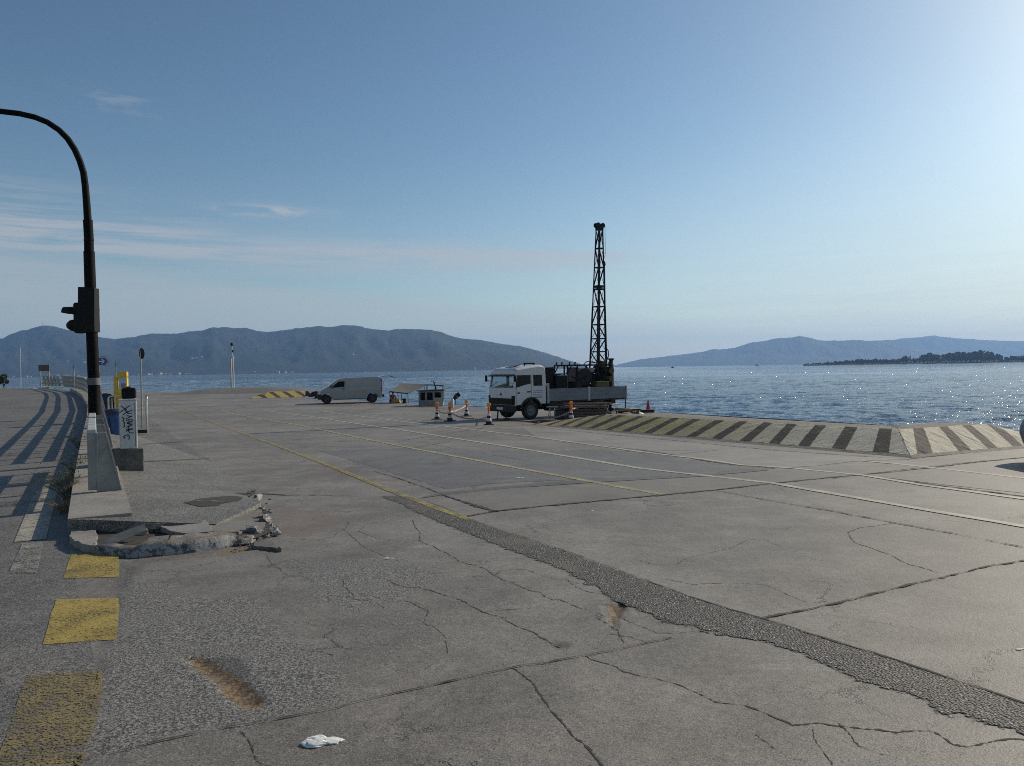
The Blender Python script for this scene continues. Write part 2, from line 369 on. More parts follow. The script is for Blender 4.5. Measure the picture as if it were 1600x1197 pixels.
# ------------------------------------------------------------------ ribbons and patches on the ground
def resample(pts,step,jit=0,closed=False):
    out=[]; pts=list(pts)+([pts[0]] if closed else [])
    for a,b in zip(pts[:-1],pts[1:]):
        L=(b-a).length; n=max(1,int(L/step))
        e=(b-a); nr=Vector((-e.y,e.x,0)); nr.normalize() if nr.length else None
        for i in range(n):
            q=a+e*(i/n)
            if jit and (i or closed): q=q+nr*random.gauss(0,jit)
            out.append(q)
    if not closed: out.append(pts[-1])
    return out
def ribbon(mb,px,wd,off,jit=0,step=.25,zf=ZQ,wj=0,world=False):
    pts=[Vector(p) for p in px] if world else [P(x,y,zf) for x,y in px]
    pts=resample(pts,step,jit); vs=[]; n=len(pts)
    for i,p in enumerate(pts):
        a=pts[max(0,i-1)]; b=pts[min(n-1,i+1)]; e=Vector((b.x-a.x,b.y-a.y,0)); e.normalize(); nr=Vector((-e.y,e.x,0))
        wv=wd[0]+(wd[1]-wd[0])*i/max(1,n-1) if isinstance(wd,tuple) else wd
        if wj: wv*=max(.15,1+random.gauss(0,wj))
        for s in (-1,1):
            q=p+nr*wv*.5*s; vs.append((q.x,q.y,float(np.interp(q.y,*zf))+off))
    mb.add(vs,[(2*i,2*i+1,2*i+3,2*i+2) for i in range(n-1)])
def patch(name,px,m,off,jit=.0,zf=ZQ,step=.12,world=None):
    pts=resample([P(x,y,zf) for x,y in px],step,jit,True)
    me=bpy.data.meshes.new(name); bm=bmesh.new()
    vs=[bm.verts.new((p.x,p.y,float(np.interp(p.y,*zf))+off)) for p in pts]; bm.faces.new(vs)
    bmesh.ops.triangulate(bm,faces=bm.faces[:])
    bmesh.ops.recalc_face_normals(bm,faces=bm.faces); 
    for f in bm.faces:
        if f.normal.z<0: f.normal_flip()
    bm.to_mesh(me); bm.free(); o=link(name,me,m); tag(o,kind='structure'); return o
patch('pale_slab',[(815,668),(860,667),(950,680),(1050,689),(1200,704),(1300,711),(1420,718),(1345,720),(1275,728),(1230,731),(1212,731.5),(1150,726),(1100,720.5),(1060,712),(1000,703),(900,692),(840,685)],M_slab,.004,.01)
patch('brown_slab',[(690,774),(800,763),(1000,750.5),(1100,745),(1200,735.5),(1280,731),(1450,722),(1500,718),(1590,715),(1455,731),(1400,737.5),(1212,755),(1117,766),(1000,777),(850,791),(776,799)],M_slab2,.004,.004)
patch('grey_asphalt',[(640,700),(800,706),(930,703),(1000,705),(1100,722),(1190,731),(1100,741),(1000,746),(900,749),(760,756),(700,765),(600,735),(500,705)],M_tar,.0025,.03)
patch('dark_band',[(655,779),(690,769.5),(800,759.5),(900,750.5),(1000,746.5),(1100,741),(1200,732),(1200,735),(1100,744.5),(1000,750),(900,756),(800,763),(690,774)],M_dark,.006,.004)
patch('lower_slab',[(1455,732),(1600,716),(1660,712),(1760,760),(1600,771),(1469,757),(1371,745)],M_slab2,.004,.004)
up_px=[(600,775),(640,777),(690,791),(735,811),(800,835),(900,868),(1000,905),(1100,940),(1190,967),(1300,1002),(1400,1032),(1500,1066),(1600,1100),(1760,1160),(2300,1362)]
lo_px=[(596,777),(628,789),(662,807),(720,830),(800,862),(885,893),(950,933),(1025,968),(1110,989),(1160,998),(1225,1013),(1300,1043),(1350,1068),(1435,1093),(1465,1112),(1535,1128),(1600,1148),(1760,1216),(2300,1445)]
def strip(name,up,lo,m,off,n=240,k=9,over=.10):
    def rs(px):
        v=resample([P(x,y) for x,y in px],.05); L=np.cumsum([0]+[(b-a).length for a,b in zip(v[:-1],v[1:])]); return lambda s:Vector([float(np.interp(s*L[-1],L,[q[c] for q in v])) for c in range(3)])
    fu,fl_=rs(up),rs(lo); mb=MB(); rows=[];ed=[]
    for i in range(n+1):
        a=fu(i/n); b=fl_(i/n); w_=(b-a).length; b=b+(b-a).normalized()*over
        row=[]
        for j in range(k+1):
            p=a.lerp(b,j/k); row.append((p.x,p.y,zq(p.y)+off)); d_=(w_+over)*(1-j/k)-over; ed.append(min(d_,.12) if j else .12)
        rows.append(row)
    mb.loft(rows,cap=False,closed=False); o=mb.build(name,m,fix=False)
    a=o.data.attributes.new('edge','FLOAT','POINT'); a.data.foreach_set('value',np.array(ed,np.float32)); tag(o,kind='structure'); return o
strip('trench_strip',up_px,lo_px,M_gravel,.0045)
# joints and cracks
CR=MB()
def crack(px,w=.012,j=.010,step=.05,wj=.5,off=.0018): ribbon(CR,px,w,off,j,step,wj=wj)
J=[([(730,807),(752,803),(775,799),(850,791),(1000,777),(1117,766),(1212,755),(1300,746),(1400,737),(1455,731),(1530,722),(1600,715)],.055),
 ([(690,773),(720,783),(775,800)],(.03,.075)),([(585,737),(600,741),(630,750),(675,766),(690,773)],.02),
 ([(1117,766),(1200,782),(1290,797),(1400,818),(1500,836),(1600,856),(1700,876),(2300,994)],.018),
 ([(1190,967),(1300,945),(1430,912),(1500,896),(1545,885),(1600,877),(1700,858),(2200,770)],.02),
 ([(1371,746),(1420,752),(1469,759),(1540,768),(1600,776),(1680,787),(2300,870)],.05),
 ([(1000,703),(1060,712),(1100,720),(1150,727),(1212,732)],(.02,.06)),([(1060,710),(1120,704)],.02),([(1300,748),(1420,733),(1540,720)],.02),
 ([(815,664),(880,672),(950,679),(1050,688),(1200,703),(1300,710),(1422,718)],.035),([(1422,717),(1500,709),(1590,701)],.05),
 ([(125,1191),(160,1181),(249,1159),(330,1143),(415,1128),(500,1112),(600,1088),(700,1066),(800,1044),(915,1025),(1000,1008),(1050,997)],.009),
 ([(800,834),(900,867),(1000,904),(1100,940),(1190,967),(1300,1002),(1400,1032),(1500,1066),(1600,1100),(1760,1160)],.018),
 ([(365,772),(395,771),(445,774),(490,774),(560,776)],(.045,.012)),([(520,690),(620,690),(760,668),(850,661)],.03),
 ([(600,669),(690,664)],.04),([(960,706),(1080,704)],.015),([(705,690),(640,701)],.02),([(440,694),(470,693)],.02),([(400,693),(345,694)],.02),
 ([(625,684),(720,703),(830,721)],.012),([(450,694),(545,690)],.015),([(880,729),(1010,742)],.01)]
for p,w_ in J: crack(p,w_,.006,.08,off=.0072)
K=[[(915,1025),(975,1050),(1025,1060),(1100,1088),(1180,1108),(1225,1127),(1275,1130),(1400,1145),(1490,1164),(1600,1156),(1700,1150)],
 [(800,1044),(830,1065),(850,1095),(870,1120),(895,1150),(940,1195),(960,1215)],
 [(1397,817),(1325,832),(1330,842),(1365,858),(1400,872),(1465,895)],
 [(645,812),(657,832),(655,845),(687,860),(712,872),(760,890),(800,910),(845,926),(887,942),(917,952)],
 [(607,907),(662,920),(725,940),(755,957),(800,974),(825,985),(857,1002),(878,1010)],
 [(537,905),(536,917),(552,929),(552,936),(587,942),(600,950)],[(600,940),(645,942),(670,956),(662,972),(685,985),(697,997),(700,1022)],
 [(415,866),(425,882),(450,900),(507,906)],[(450,847),(500,845),(537,829),(545,815)],[(537,827),(590,864),(625,877)],
 [(376,1140),(394,1169),(399,1186),(420,1200)],[(1000,876),(1100,866),(1220,854)],[(960,960),(1000,978),(1060,990),(1110,988)],[(930,960),(965,985),(975,1005)],
 [(950,990),(985,995),(1005,1002)],[(730,900),(800,890),(870,905),(905,912)],[(600,812),(560,830),(640,848)],[(755,957),(830,951)],[(887,908),(920,925),(1000,935),(1060,960)],
 [(1180,1148),(1260,1190)],[(1310,1130),(1380,1180)],[(1270,1140),(1300,1195)],[(460,1012),(520,1024)],[(1040,905),(1200,915),(1290,940)]]
def fr_(px,depth=2):
    # break each straight run into smaller crooked ones
    pts=[Vector((a,b,0)) for a,b in px]
    for d_ in range(depth):
        out=[]
        for a,b in zip(pts[:-1],pts[1:]):
            e=b-a; n_=Vector((-e.y,e.x,0)); out+= [a,a.lerp(b,random.uniform(.35,.65))+n_*random.gauss(0,.06)+Vector((0,0,0))]
        pts=out+[pts[-1]]
    return [(p.x,p.y) for p in pts]
for i,p in enumerate(K): crack(fr_(p),.0085 if i<5 else .0045,.003,.018,.7)
for k in range(0):        # small random hairlines and pits
    x=random.uniform(420,1580); y=random.uniform(840,1180); L=random.uniform(8,60)
    crack([(x,y),(x+L*.5,y+random.uniform(-6,10)),(x+L,y+random.uniform(-8,20))],.005,.012,.04,.7)
for px in ([(232,0,)],): pass
tag(CR.build('pavement_cracks',M_crack,fix=False),kind='structure')
# painted lines
def line(name,px,w_,m,jit=.004,zf=ZQ,off=.0075):
    mb=MB(); ribbon(mb,px,w_,off,jit,.3,zf,wj=.05); return tag(mb.build(name,m,fix=False),kind='structure')
line('yellow_line',[(258,632),(270,636),(320,655),(420,692),(520,730),(620,771),(690,797),(735,813)],(.14,.12),M_yel)
line('lane_line',[(345,641),(360,645.5),(465,664),(565,685),(620,696),(800,730),(1000,767),(1036,773)],.13,M_yel2)
line('lane_line',[(410,641),(495,652),(620,671),(800,699),(1000,732),(1205,755),(1400,789),(1600,823),(1700,841),(2300,948)],.14,M_pale)
line('lane_line',[(500,642),(600,655),(690,666),(830,682),(1000,706),(1100,718),(1160,727),(1240,732),(1350,743),(1440,758),(1600,780),(1700,795),(2300,889)],.13,M_pale)
line('lane_line',[(1345,720),(1400,725),(1500,736),(1600,747.5),(1700,759),(2300,828)],.13,M_pale)
line('lane_line',[(570,648),(640,656),(760,668),(800,671)],.09,M_pale)
for i,px in enumerate([[(112,865),(186,866),(185,902),(98,904)],[(88,937),(186,935),(183,1000),(66,1008)],[(43,1055),(160,1048),(156,1110),(130,1197),(118,1240),(-20,1240),(-5,1190)]]):
    patch('yellow_block',px,M_yblk if i<2 else M_yblk2,.0035,.003)
patch('white_marking',[(55,768),(92,760),(72,843),(22,848)],M_wht,.008,.0,ZR)
patch('white_marking',[(35,850),(68,848),(58,896),(14,896)],paint_mat('ghost_white_paint',(.3,.29,.26),.62),.008,.0,ZR)
# ------------------------------------------------------------------ pavement strip beside the road
U=(kerb[2]-kerb[0]); U.z=0; U.normalize(); Vd=Vector((U.y,-U.x,0))    # U along the kerb, Vd to the right of it
right_px=[(425,845),(408,800),(395,771),(330,722),(290,695),(245,662),(225,648)]
KR=[P(x,y) for x,y in right_px]
nL=[P(107,850,ZR),P(118,760,ZR),P(130,690,ZR),P(136,662,ZR),P(138,640,ZR),kerb[5],kerb[6],kerb[7]]
def walk_z(p,s):   # s 0 at the kerb, 1 at the right edge
    a=zr(p.y)+.19; bq=zq(p.y)+(.12 if p.y<10 else max(.018,.12-.07*(p.y-10)))
    return a*(1-s)+bq*s
def along(pts,y): return Vector((float(np.interp(y,[q.y for q in pts],[q.x for q in pts])),y,0))
mb=MB(); N=26; rows=[]
Yk=sorted(set(list(np.linspace(8.42,14,26))+list(np.linspace(14,52,60))))
for y in Yk:
    a=along(nL,y); b=along([KR[1],KR[2],KR[3]]+[along(nL,yy)+Vector((dxx,0,0)) for yy,dxx in ((25,1.9),(29,.95),(34,.9),(40,.9),(46,.9),(52,.9))],y) ; row=[]
    for i in range(N+1):
        s=i/N; p=a.lerp(b,s); row.append((p.x,p.y,walk_z(p,s)))
    rows.append([(a.x,a.y,zr(y)-.3)]+row+[(b.x+.02,b.y,zq(y)-.2)])
rows=[[(x,y_-.004,z-.34) for x,y_,z in rows[0]]]+rows
mb.loft(rows,cap=False,closed=False)
wk=mb.build('pavement',M_walk,fix=False); tag(wk,kind='structure')
for p in wk.data.polygons:
    pass
patch('pavement_apron',[(332,722),(290,695),(245,662),(228,650),(196,650),(190,664),(212,700),(262,722)],M_walk,.0045,.01)
def walk_pt(px,py):
    y=14.
    for _ in range(25):
        a=along(nL,y); b=along([KR[1],KR[2],KR[3],Vector((along(nL,25).x+1.9,25,0))],y); d=ray(px,py); s_=min(1,max(0,(d[0]*y-a.x)/(b.x-a.x))); z=walk_z(Vector((0,y,0)),s_); y=.5*y+.5*(H0-z)/(-d[2])
    return Vector((d[0]*y,y,z))
mb=MB()
for (xa,ya,xb,yb_) in ((222,722,322,717),(222,694.5,282,690.5)):
    n_=30 if ya>700 else 22
    for k_ in range(n_):
        u_=k_/(n_-1); p_=walk_pt(xa+(xb-xa)*u_,ya+(yb_-ya)*u_); mb.box((p_.x,p_.y,p_.z+.004),(.018,.16,.012),Matrix.Rotation(R(-35),3,'Z'))
tag(mb.build('tactile_ridges',M_dark),kind='structure')
# light kerb edging along the road side
mb=MB(); secs=[]
for y in Yk:
    a=along(nL,y); z=walk_z(a,0)
    secs.append([tuple(a-Vd*.012+Vector((0,0,zr(y)-.25-a.z))),tuple(Vector((a.x,a.y,z+.004))-Vd*.012),tuple(Vector((a.x,a.y,z+.006))+Vd*.62),tuple(Vector((a.x,a.y,z-.1))+Vd*.62)])
secs=[s for s in secs]
mb.loft(secs,cap=True); o=mb.build('kerb',M_kerb); tag(o,kind='structure')
def fbm(x,seed,oct=6,g=.55):
    r=np.random.default_rng(seed); out=np.zeros_like(x); a=1.
    for o_ in range(oct):
        n=4096; tab=r.normal(size=n); xx=x*2**o_; i=np.floor(xx).astype(int); f=xx-i; f=f*f*(3-2*f)
        out+=a*(tab[i%n]*(1-f)+tab[(i+1)%n]*f); a*=g
    return out
# ------------------------------------------------------------------ striped hump in front of the water
def hump_mat(name,ycol,dcol,cream=None):
    m,t,b=newmat(name); p=t.pos()
    fr=t.m('FRACT',t.attr('phase')+(t.noise(p,4,4)-.5)*.06)
    k=t.ss(t.m('ABSOLUTE',fr-.5),.195,.175)
    n=t.noise(p,3.,6,.7); n2=t.noise(p,60,3,.7)
    yc=t.mix(t.ss(n,.35,.65),ycol,tuple(c*.72 for c in ycol)); dc=t.mix(n,dcol,tuple(c*1.6 for c in dcol))
    yc=t.mix(t.ss(t.attr('phase'),7.,15.),yc,cream) if cream else yc  # yellow turns cream rightwards, brightened to put sunlight on the end into colour
    c=t.mix(k,yc,dc)
    base=t.mix(t.ss(n,.3,.7),(.17,.155,.135),(.24,.218,.19))
    wear=t.ss(t.noise(t.sc(p,(1,1,3)),5,6,.75,.3),.54,.63)*.45
    c=t.mix(wear,c,base); c=t.mix(t.ss(t.attr('paint')+(n2-.5)*.5,.3,.6),base,c)
    crk=t.ss(t.noise(t.sc(p,(1.5,1.5,6)),4,6,.8,.8),.64,.67)*.6; c=t.mix(crk,c,(.06,.055,.05))
    c=t.mix(1.,c,t.comb(*([(n2-.5)*.9+1.]*3)),'MULTIPLY')
    t.put(b.inputs['Base Color'],c); b.inputs['Roughness'].default_value=.8; b.inputs['Specular IOR Level'].default_value=.2
    t.put(b.inputs['Normal'],t.bump(t.noise(t.sc(p,(1,1,1)),9,6,.75)*1.0+n2*.3-crk*.5,.7,.03)); return m
def set_attr(o,name,vals):
    a=o.data.attributes.new(name,'FLOAT','POINT'); a.data.foreach_set('value',np.array(vals,np.float32))
def hump(name,A,B,H,run,top,back,mater,phase,endrun=1.35,taper=0):
    """a raised bank from A to B, front face towards the camera, sloped end at B"""
    d=(B-A); L=d.length; d.normalize(); nrm=Vector((-d.y,d.x,0)); nrm=nrm if nrm.y>0 else -nrm
    prof=[(-.12,-.03,0,0),(0,.012,0,0),(.13,.045,.08,0),(.16,.055,.11,1),(run*.25,H*.25,.25,1),(run*.5,H*.5,.5,1),(run*.75,H*.76,.75,1),(run*.95,H*.97,.97,1),(run,H,1,1),(run+.05,H+.005,1.04,0),(run+top,H,1.2,0),(run+top+back,-.05,1.3,0)]
    us=list(np.linspace(0,L,190)); rows=[];ac=[];pa=[]; r=np.random.default_rng(4)
    mb=MB()
    for u in us:
        row=[]
        for (n_,h,a,pt) in prof:
            hl=min(1,u/taper) if taper else 1
            hh=h*hl if h>0 else h; 
            uu=u
            if h>0 and endrun: uu=min(u,L-endrun*(h/H))
            p=A+d*uu+nrm*(n_+(r.normal()*.012 if .01<a<1.1 else 0)); row.append((p.x,p.y,zq(p.y)+hh+(r.normal()*.004 if .02<a<1.2 else 0))); ac.append(phase(uu,a)); pa.append(pt)
        rows.append(row)
    mb.loft(rows,cap=False,closed=False)
    o=mb.build(name,mater,fix=False); set_attr(o,'phase',ac); set_attr(o,'paint',pa); return o,d,nrm
A=P(812,662.5); B=P(1424,715.5); HH=.44; RUN=1.40; RC=1.75
dh=(B-A).normalized(); nh=Vector((-dh.y,dh.x,0)); nh=nh if nh.y>0 else -nh
LB=(B-A).length; LT=LB+7.0
def hpt(s,a):            # plan point at inward offset a, mitred at the corner B
    if s<LB: return A+dh*min(s,LB-a*.96)+nh*a
    return B+nh*max(s-LB,a)-dh*a*.96
base_px=[830,852,873,894,918,944,971,1008,1038,1075,1114,1160,1207,1252,1307,1375,1447,1513,1556,1594]
top_px=[860,890,915,942,972,1002,1030,1056,1088,1125,1162,1200,1237,1282,1330,1384,1436,1474,1510,1549]
# each bar is an oblique stripe of its own: where it starts at the foot (bp) and ends at the crest (tp)
bp=np.array(base_px,float); tp_px=np.array(top_px,float); KK=np.arange(len(bp))+.5
def bar_at(p,a):
    v=np.array([p[0],p[1],p[2]-H0]); x=CX+F*float(v@r2)/float(v@fw); a=min(max(a,0),1.0); e=bp+(tp_px-bp)*a
    if x<e[0]: return .5+(x-e[0])/(e[1]-e[0])
    if x>e[-1]: return KK[-1]+(x-e[-1])/45.
    return float(np.interp(x,e,KK))
M_h1=hump_mat('striped_hump_paint',(.36,.315,.15),(.036,.031,.028),(.52,.485,.385))
prof=[(-.14,-.03,0,0),(0,.010,0,0),(.10,.035,.07,0),(.17,.058,.12,1),(.38,.125,.27,1),(.62,.205,.44,1),(.86,.287,.62,1),(1.08,.36,.77,1),(1.26,.415,.9,1),(1.36,.445,.97,1),(1.42,.458,1.0,.6),(1.48,.462,1,0),(1.95,.465,1,0),(2.45,.46,1,0),(4.1,-.06,1,0)]
mb=MB(); rows=[];ac=[];pa=[]; rg=np.random.default_rng(6); N_=300
wob=fbm(np.linspace(0,40,N_),5,4)*.010
for i in range(N_):
    s_=LT*i/(N_-1); hl=min(1,(s_/4.2)**.8); 
    if s_>LT-2.4: hl*=max(0,(LT-s_)/2.4)
    row=[]
    for (a_,h,a,pt) in prof:
        p=hpt(s_,a_) if a_>=0 else hpt(s_,0)+(nh*a_ if s_<LB else dh*-a_); 
        if .05<a<.99: p=p+Vector((rg.normal()*.007,rg.normal()*.007+wob[i],0))
        row.append((p.x,p.y,zq(p.y)+(h*hl+(rg.normal()*.003 if a>.05 else 0) if h>0 else h))); ac.append(bar_at(row[-1],a)); pa.append(pt)
    rows.append(row)
mb.loft(rows,cap=False,closed=False); ho=mb.build('striped_hump',M_h1,fix=False); set_attr(ho,'phase',ac); set_attr(ho,'paint',pa); tag(ho,kind='structure')
A2=P(384,623.2); B2=P(477,621.3)
d2=(B2-A2).normalized()
o,_,_=hump('far_striped_hump',A2,B2,.55,2.6,1.5,2,hump_mat('far_hump_paint',(.46,.35,.09),(.05,.045,.04)),lambda u,a:(u+1.3*a)/1.25,endrun=0.3,taper=1.5); tag(o,kind='structure')
# low mound of ground carrying the white pole
mb=MB(); C=P(385,613.5); secs=[]
for k in range(25):
    u=-12+24*k/24; hh=.62*math.exp(-(u/7.5)**4)
    secs.append([(C.x+u,C.y-4.5,zq(C.y)-.03),(C.x+u,C.y-2.5,zq(C.y)+hh*.6),(C.x+u,C.y-.5,zq(C.y)+hh),(C.x+u,C.y+2.5,zq(C.y)+hh),(C.x+u,C.y+4.5,zq(C.y)-.05)])
mb.loft(secs,cap=False,closed=False); tag(mb.build('mound',M_slab2,fix=False,smooth=60),kind='structure')
# ------------------------------------------------------------------ sea
def sea_mat():
    m,t,b=newmat('sea_water'); p=t.pos(); q=t.sc(p,(.42,1.,1.)); 
    w1=t.noise(q,.22,3,.6,.4); w2=t.noise(q,.85,4,.62,.3); w3=t.noise(q,3.2,3,.6)
    gust=t.ss(t.noise(t.sc(p,(.004,.018,1)),1.,4,.6,.5),.3,.7)
    w4=t.noise(q,9.,2,.6); sp=t.ss(t.noise(q,4.2,2,.5),.60,.78)*.16; h=w2*.30*(.4+gust)+w3*.22*(.4+gust)+w1*.25+w4*.07*(.3+gust)+sp
    b.inputs['Base Color'].default_value=(.010,.055,.13,1); b.inputs['Roughness'].default_value=.07
    b.inputs['IOR'].default_value=1.333; b.inputs['Specular IOR Level'].default_value=.5
    t.put(b.inputs['Normal'],t.bump(h,.8,.8)); return m
def sea_mesh():
    ys_=np.concatenate([[-60,0,8],np.geomspace(13,1500,820),np.geomspace(1600,9800,14)]); tx=np.linspace(-1.05,1.10,640)
    Yg,Tg=np.meshgrid(ys_,tx,indexing='ij'); Xg=np.where(Yg>8,Tg*np.maximum(Yg,13),Tg*200.)
    Xg[:,0]=np.minimum(Xg[:,0],-9700); Xg[:,-1]=np.maximum(Xg[:,-1],9700)
    Z=np.zeros_like(Xg); r=np.random.default_rng(42); dy=np.gradient(ys_)[:,None]; dx=np.maximum(np.abs(Yg),13)*(tx[1]-tx[0])
    gust=.75+.35*np.tanh(fbm2(Xg/70+50,Yg/26+50,77,4))
    for k in range(64):
        lam=.45*(6.5/.45)**(k/63)*r.uniform(.9,1.1); th=R(200)+r.normal()*.62; a=.0058*lam**.8*r.uniform(.6,1.3); kx_,ky_=math.sin(th)*2*math.pi/lam,math.cos(th)*2*math.pi/lam
        lim=np.clip(lam/(2.2*np.maximum(dy*abs(math.cos(th)),dx*abs(math.sin(th))))-.6,0,1); ph=Xg*kx_+Yg*ky_+r.uniform(0,6.28)
        w_=np.sin(ph); Z+=a*lim*(w_+.35*np.cos(2*ph)*.5)
    Z*=gust*np.clip((1500-Yg)/900,0,1)
    n,m_=Yg.shape; V=np.stack([Xg,Yg,SEA+Z],-1).astype(np.float32).reshape(-1); i=np.arange(n*m_).reshape(n,m_)
    q=np.stack([i[:-1,:-1],i[:-1,1:],i[1:,1:],i[1:,:-1]],-1).reshape(-1,4).astype(np.int32); nf=len(q)
    me=bpy.data.meshes.new('sea'); me.vertices.add(n*m_); me.vertices.foreach_set('co',V); me.loops.add(nf*4); me.loops.foreach_set('vertex_index',q.reshape(-1))
    me.polygons.add(nf); me.polygons.foreach_set('loop_start',np.arange(0,nf*4,4,dtype=np.int32)); me.polygons.foreach_set('use_smooth',np.ones(nf,bool)); me.update(calc_edges=True)
    return link('sea',me,sea_mat())

# ------------------------------------------------------------------ hills, peninsula
def fbm2(x,y,seed,oct=5,g=.55):
    r=np.random.default_rng(seed); out=np.zeros_like(x); a=1.
    for o_ in range(oct):
        n=256; tab=r.normal(size=(n,n)); xx=x*2**o_; yy=y*2**o_; i=np.floor(xx).astype(int); j=np.floor(yy).astype(int)
        f=xx-i; g_=yy-j; f=f*f*(3-2*f); g_=g_*g_*(3-2*g_)
        T=lambda a_,b_:tab[a_%n,b_%n]
        out+=a*((T(i,j)*(1-f)+T(i+1,j)*f)*(1-g_)+(T(i,j+1)*(1-f)+T(i+1,j+1)*f)*g_); a*=g
    return out
tag(sea_mesh(),kind='structure')
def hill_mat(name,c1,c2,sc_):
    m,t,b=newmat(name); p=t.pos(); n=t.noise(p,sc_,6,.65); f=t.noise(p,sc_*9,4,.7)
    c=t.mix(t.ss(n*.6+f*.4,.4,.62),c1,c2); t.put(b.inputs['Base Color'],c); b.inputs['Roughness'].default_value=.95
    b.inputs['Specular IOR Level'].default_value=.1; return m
def hills(name,prof,D,depth,m,seed,rough,nx=420,ny=26):
    """a range whose crest stands D metres away; prof gives the crest line"""
    pxs=np.linspace(prof[0][0],prof[-1][0],nx); py=np.interp(pxs,[a for a,b in prof],[b for a,b in prof])
    xs_=np.array([ray(a,b)[0] for a,b in zip(pxs,py)])*D; hz=np.array([H0+ray(a,b)[2]*D for a,b in zip(pxs,py)])-SEA
    hz=hz+fbm(xs_/(D*.02),seed)*rough*np.clip(hz/(D*.02),0,1)
    ts=np.concatenate([np.linspace(0,1,ny),[1.15,1.6]]); V=[]
    Tg,Xg=np.meshgrid(ts,xs_,indexing='ij'); Hg=np.tile(hz,(len(ts),1))
    shape=np.where(Tg<=1,np.clip(Tg,0,1)**1.15,np.clip(1-(Tg-1)*1.6,-1,1))
    gul=fbm2(Xg/(D*.035)+Tg*1.2,Tg*2.2,seed+1)*.045*np.sin(np.clip(Tg,0,1)*math.pi)
    Z=SEA-4+(Hg+4)*(shape+gul*np.clip(Tg*3,0,1)); Z=np.where((Tg<1)&(Z>SEA+Hg*.97),SEA+Hg*.97,Z)
    Y=D-depth+Tg*depth; Xp=Xg*(Y/D)
    Vv=np.stack([Xp,Y,Z],-1).reshape(-1,3); n=len(xs_); i=np.arange(Vv.shape[0]).reshape(len(ts),n)
    q=np.stack([i[:-1,:-1],i[:-1,1:],i[1:,1:],i[1:,:-1]],-1).reshape(-1,4)
    me=bpy.data.meshes.new(name); me.from_pydata(Vv.tolist(),[],q.tolist()); o=link(name,me,m); tag(o,kind='structure')
    me.polygons.foreach_set('use_smooth',[True]*len(me.polygons)); return o
L1=[(-260,560),(-150,548),(-60,540),(0,530),(30,517),(55,510),(75,509),(100,513),(130,522),(160,527),(180,529),(210,526),(238,521),(270,523),(300,517),(345,511),(385,513),(415,519),(450,514),(500,509),(555,510),(605,516),(640,515),(680,515),(700,522),(740,531),(800,539),(850,551),(900,566),(920,574),(935,579)]
L2=[(935,576),(955,572),(1000,562),(1050,556),(1100,549),(1150,543),(1180,534),(1210,529),(1250,525),(1275,530),(1290,532),(1340,531),(1370,533),(1420,541),(1480,552),(1560,562),(1640,568)]
L3=[(1250,545),(1320,538),(1370,532),(1400,529),(1455,524.5),(1500,529),(1540,531),(1600,533),(1700,536),(1900,548)]
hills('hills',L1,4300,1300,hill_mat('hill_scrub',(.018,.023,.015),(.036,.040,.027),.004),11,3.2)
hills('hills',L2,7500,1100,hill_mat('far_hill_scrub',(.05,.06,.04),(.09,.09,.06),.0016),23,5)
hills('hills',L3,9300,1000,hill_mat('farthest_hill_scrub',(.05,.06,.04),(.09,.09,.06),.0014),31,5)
# ------------------------------------------------------------------ haze
mb=MB(); mb.bx(-9800,9800,-70,9900,SEA-3.5,372)
hz=mb.build('haze'); m=bpy.data.materials.new('haze_air'); m.use_nodes=True; nt=m.node_tree; nt.nodes.remove(nt.nodes['Principled BSDF'])
pv=nt.nodes.new('ShaderNodeVolumePrincipled'); pv.inputs['Color'].default_value=(.34,.59,1,1); pv.inputs['Density'].default_value=HAZE if 'HAZE' in globals() else 1.05e-4
pv.inputs['Anisotropy'].default_value=.2
nt.links.new(pv.outputs[0],nt.nodes['Material Output'].inputs['Volume']); hz.data.materials.append(m); tag(hz,kind='stuff')
# ------------------------------------------------------------------ object materials
M_black=mat('black_paint',(.004,.0045,.005),.55,0,.3,4,spec=.2); M_rubber=mat('rubber',(.018,.018,.018),.85,0,.3,6)
M_pole=mat('dark_green_pole_paint',(.003,.0035,.0035),.7,.0,.35,3,(.015,.013,.01),.3,spec=.12)
M_galv=mat('galvanised_steel',(.30,.31,.31),.45,.6,.2,3,(.16,.14,.12),.4); M_rail=mat('weathered_rail_paint',(.27,.28,.27),.55,.2,.2,3,(.10,.085,.07),.5)
M_railtop=mat('pale_rail_paint',(.42,.43,.43),.5,.1,.15,3,(.2,.18,.16),.4)
M_chrome=mat('polished_tube',(.62,.62,.62),.22,1,.1,3)
M_cab=mat('pale_cabinet_paint',(.50,.53,.55),.5,0,.1,3,(.22,.21,.2),.35); M_block=mat('dirty_concrete_block',(.12,.115,.105),.85,0,.4,4,(.05,.047,.042),.7,bump=.5)
M_blue=mat('blue_plastic',(.02,.075,.24),.5,0,.2,4); M_dblue=mat('dark_blue_plastic',(.02,.035,.07),.5,0,.3,4)
M_ylw=mat('yellow_enamel',(.62,.42,.035),.4,0,.15,4,(.3,.22,.06),.3); M_signback=mat('sign_back',(.035,.04,.045),.6,.2,.2,4)
M_signblue=mat('sign_blue',(.02,.06,.22),.4,0,.1,4); M_signwhite=mat('sign_white',(.7,.7,.7),.4,0,.05,4); M_brown=mat('sign_brown',(.13,.085,.06),.6,0,.2,4)
M_van=mat('off_white_van_paint',(.36,.35,.32),.38,0,.04,2,(.28,.26,.23),.35,coat=.3); M_truck=mat('white_truck_paint',(.60,.60,.60),.38,0,.04,2,(.40,.37,.33),.3,coat=.3)
M_bed=mat('grey_dropside_paint',(.15,.165,.19),.5,.1,.15,3,(.09,.075,.06),.4); M_bedlt=mat('light_grey_post',(.36,.37,.38),.5,.1,.15,3)
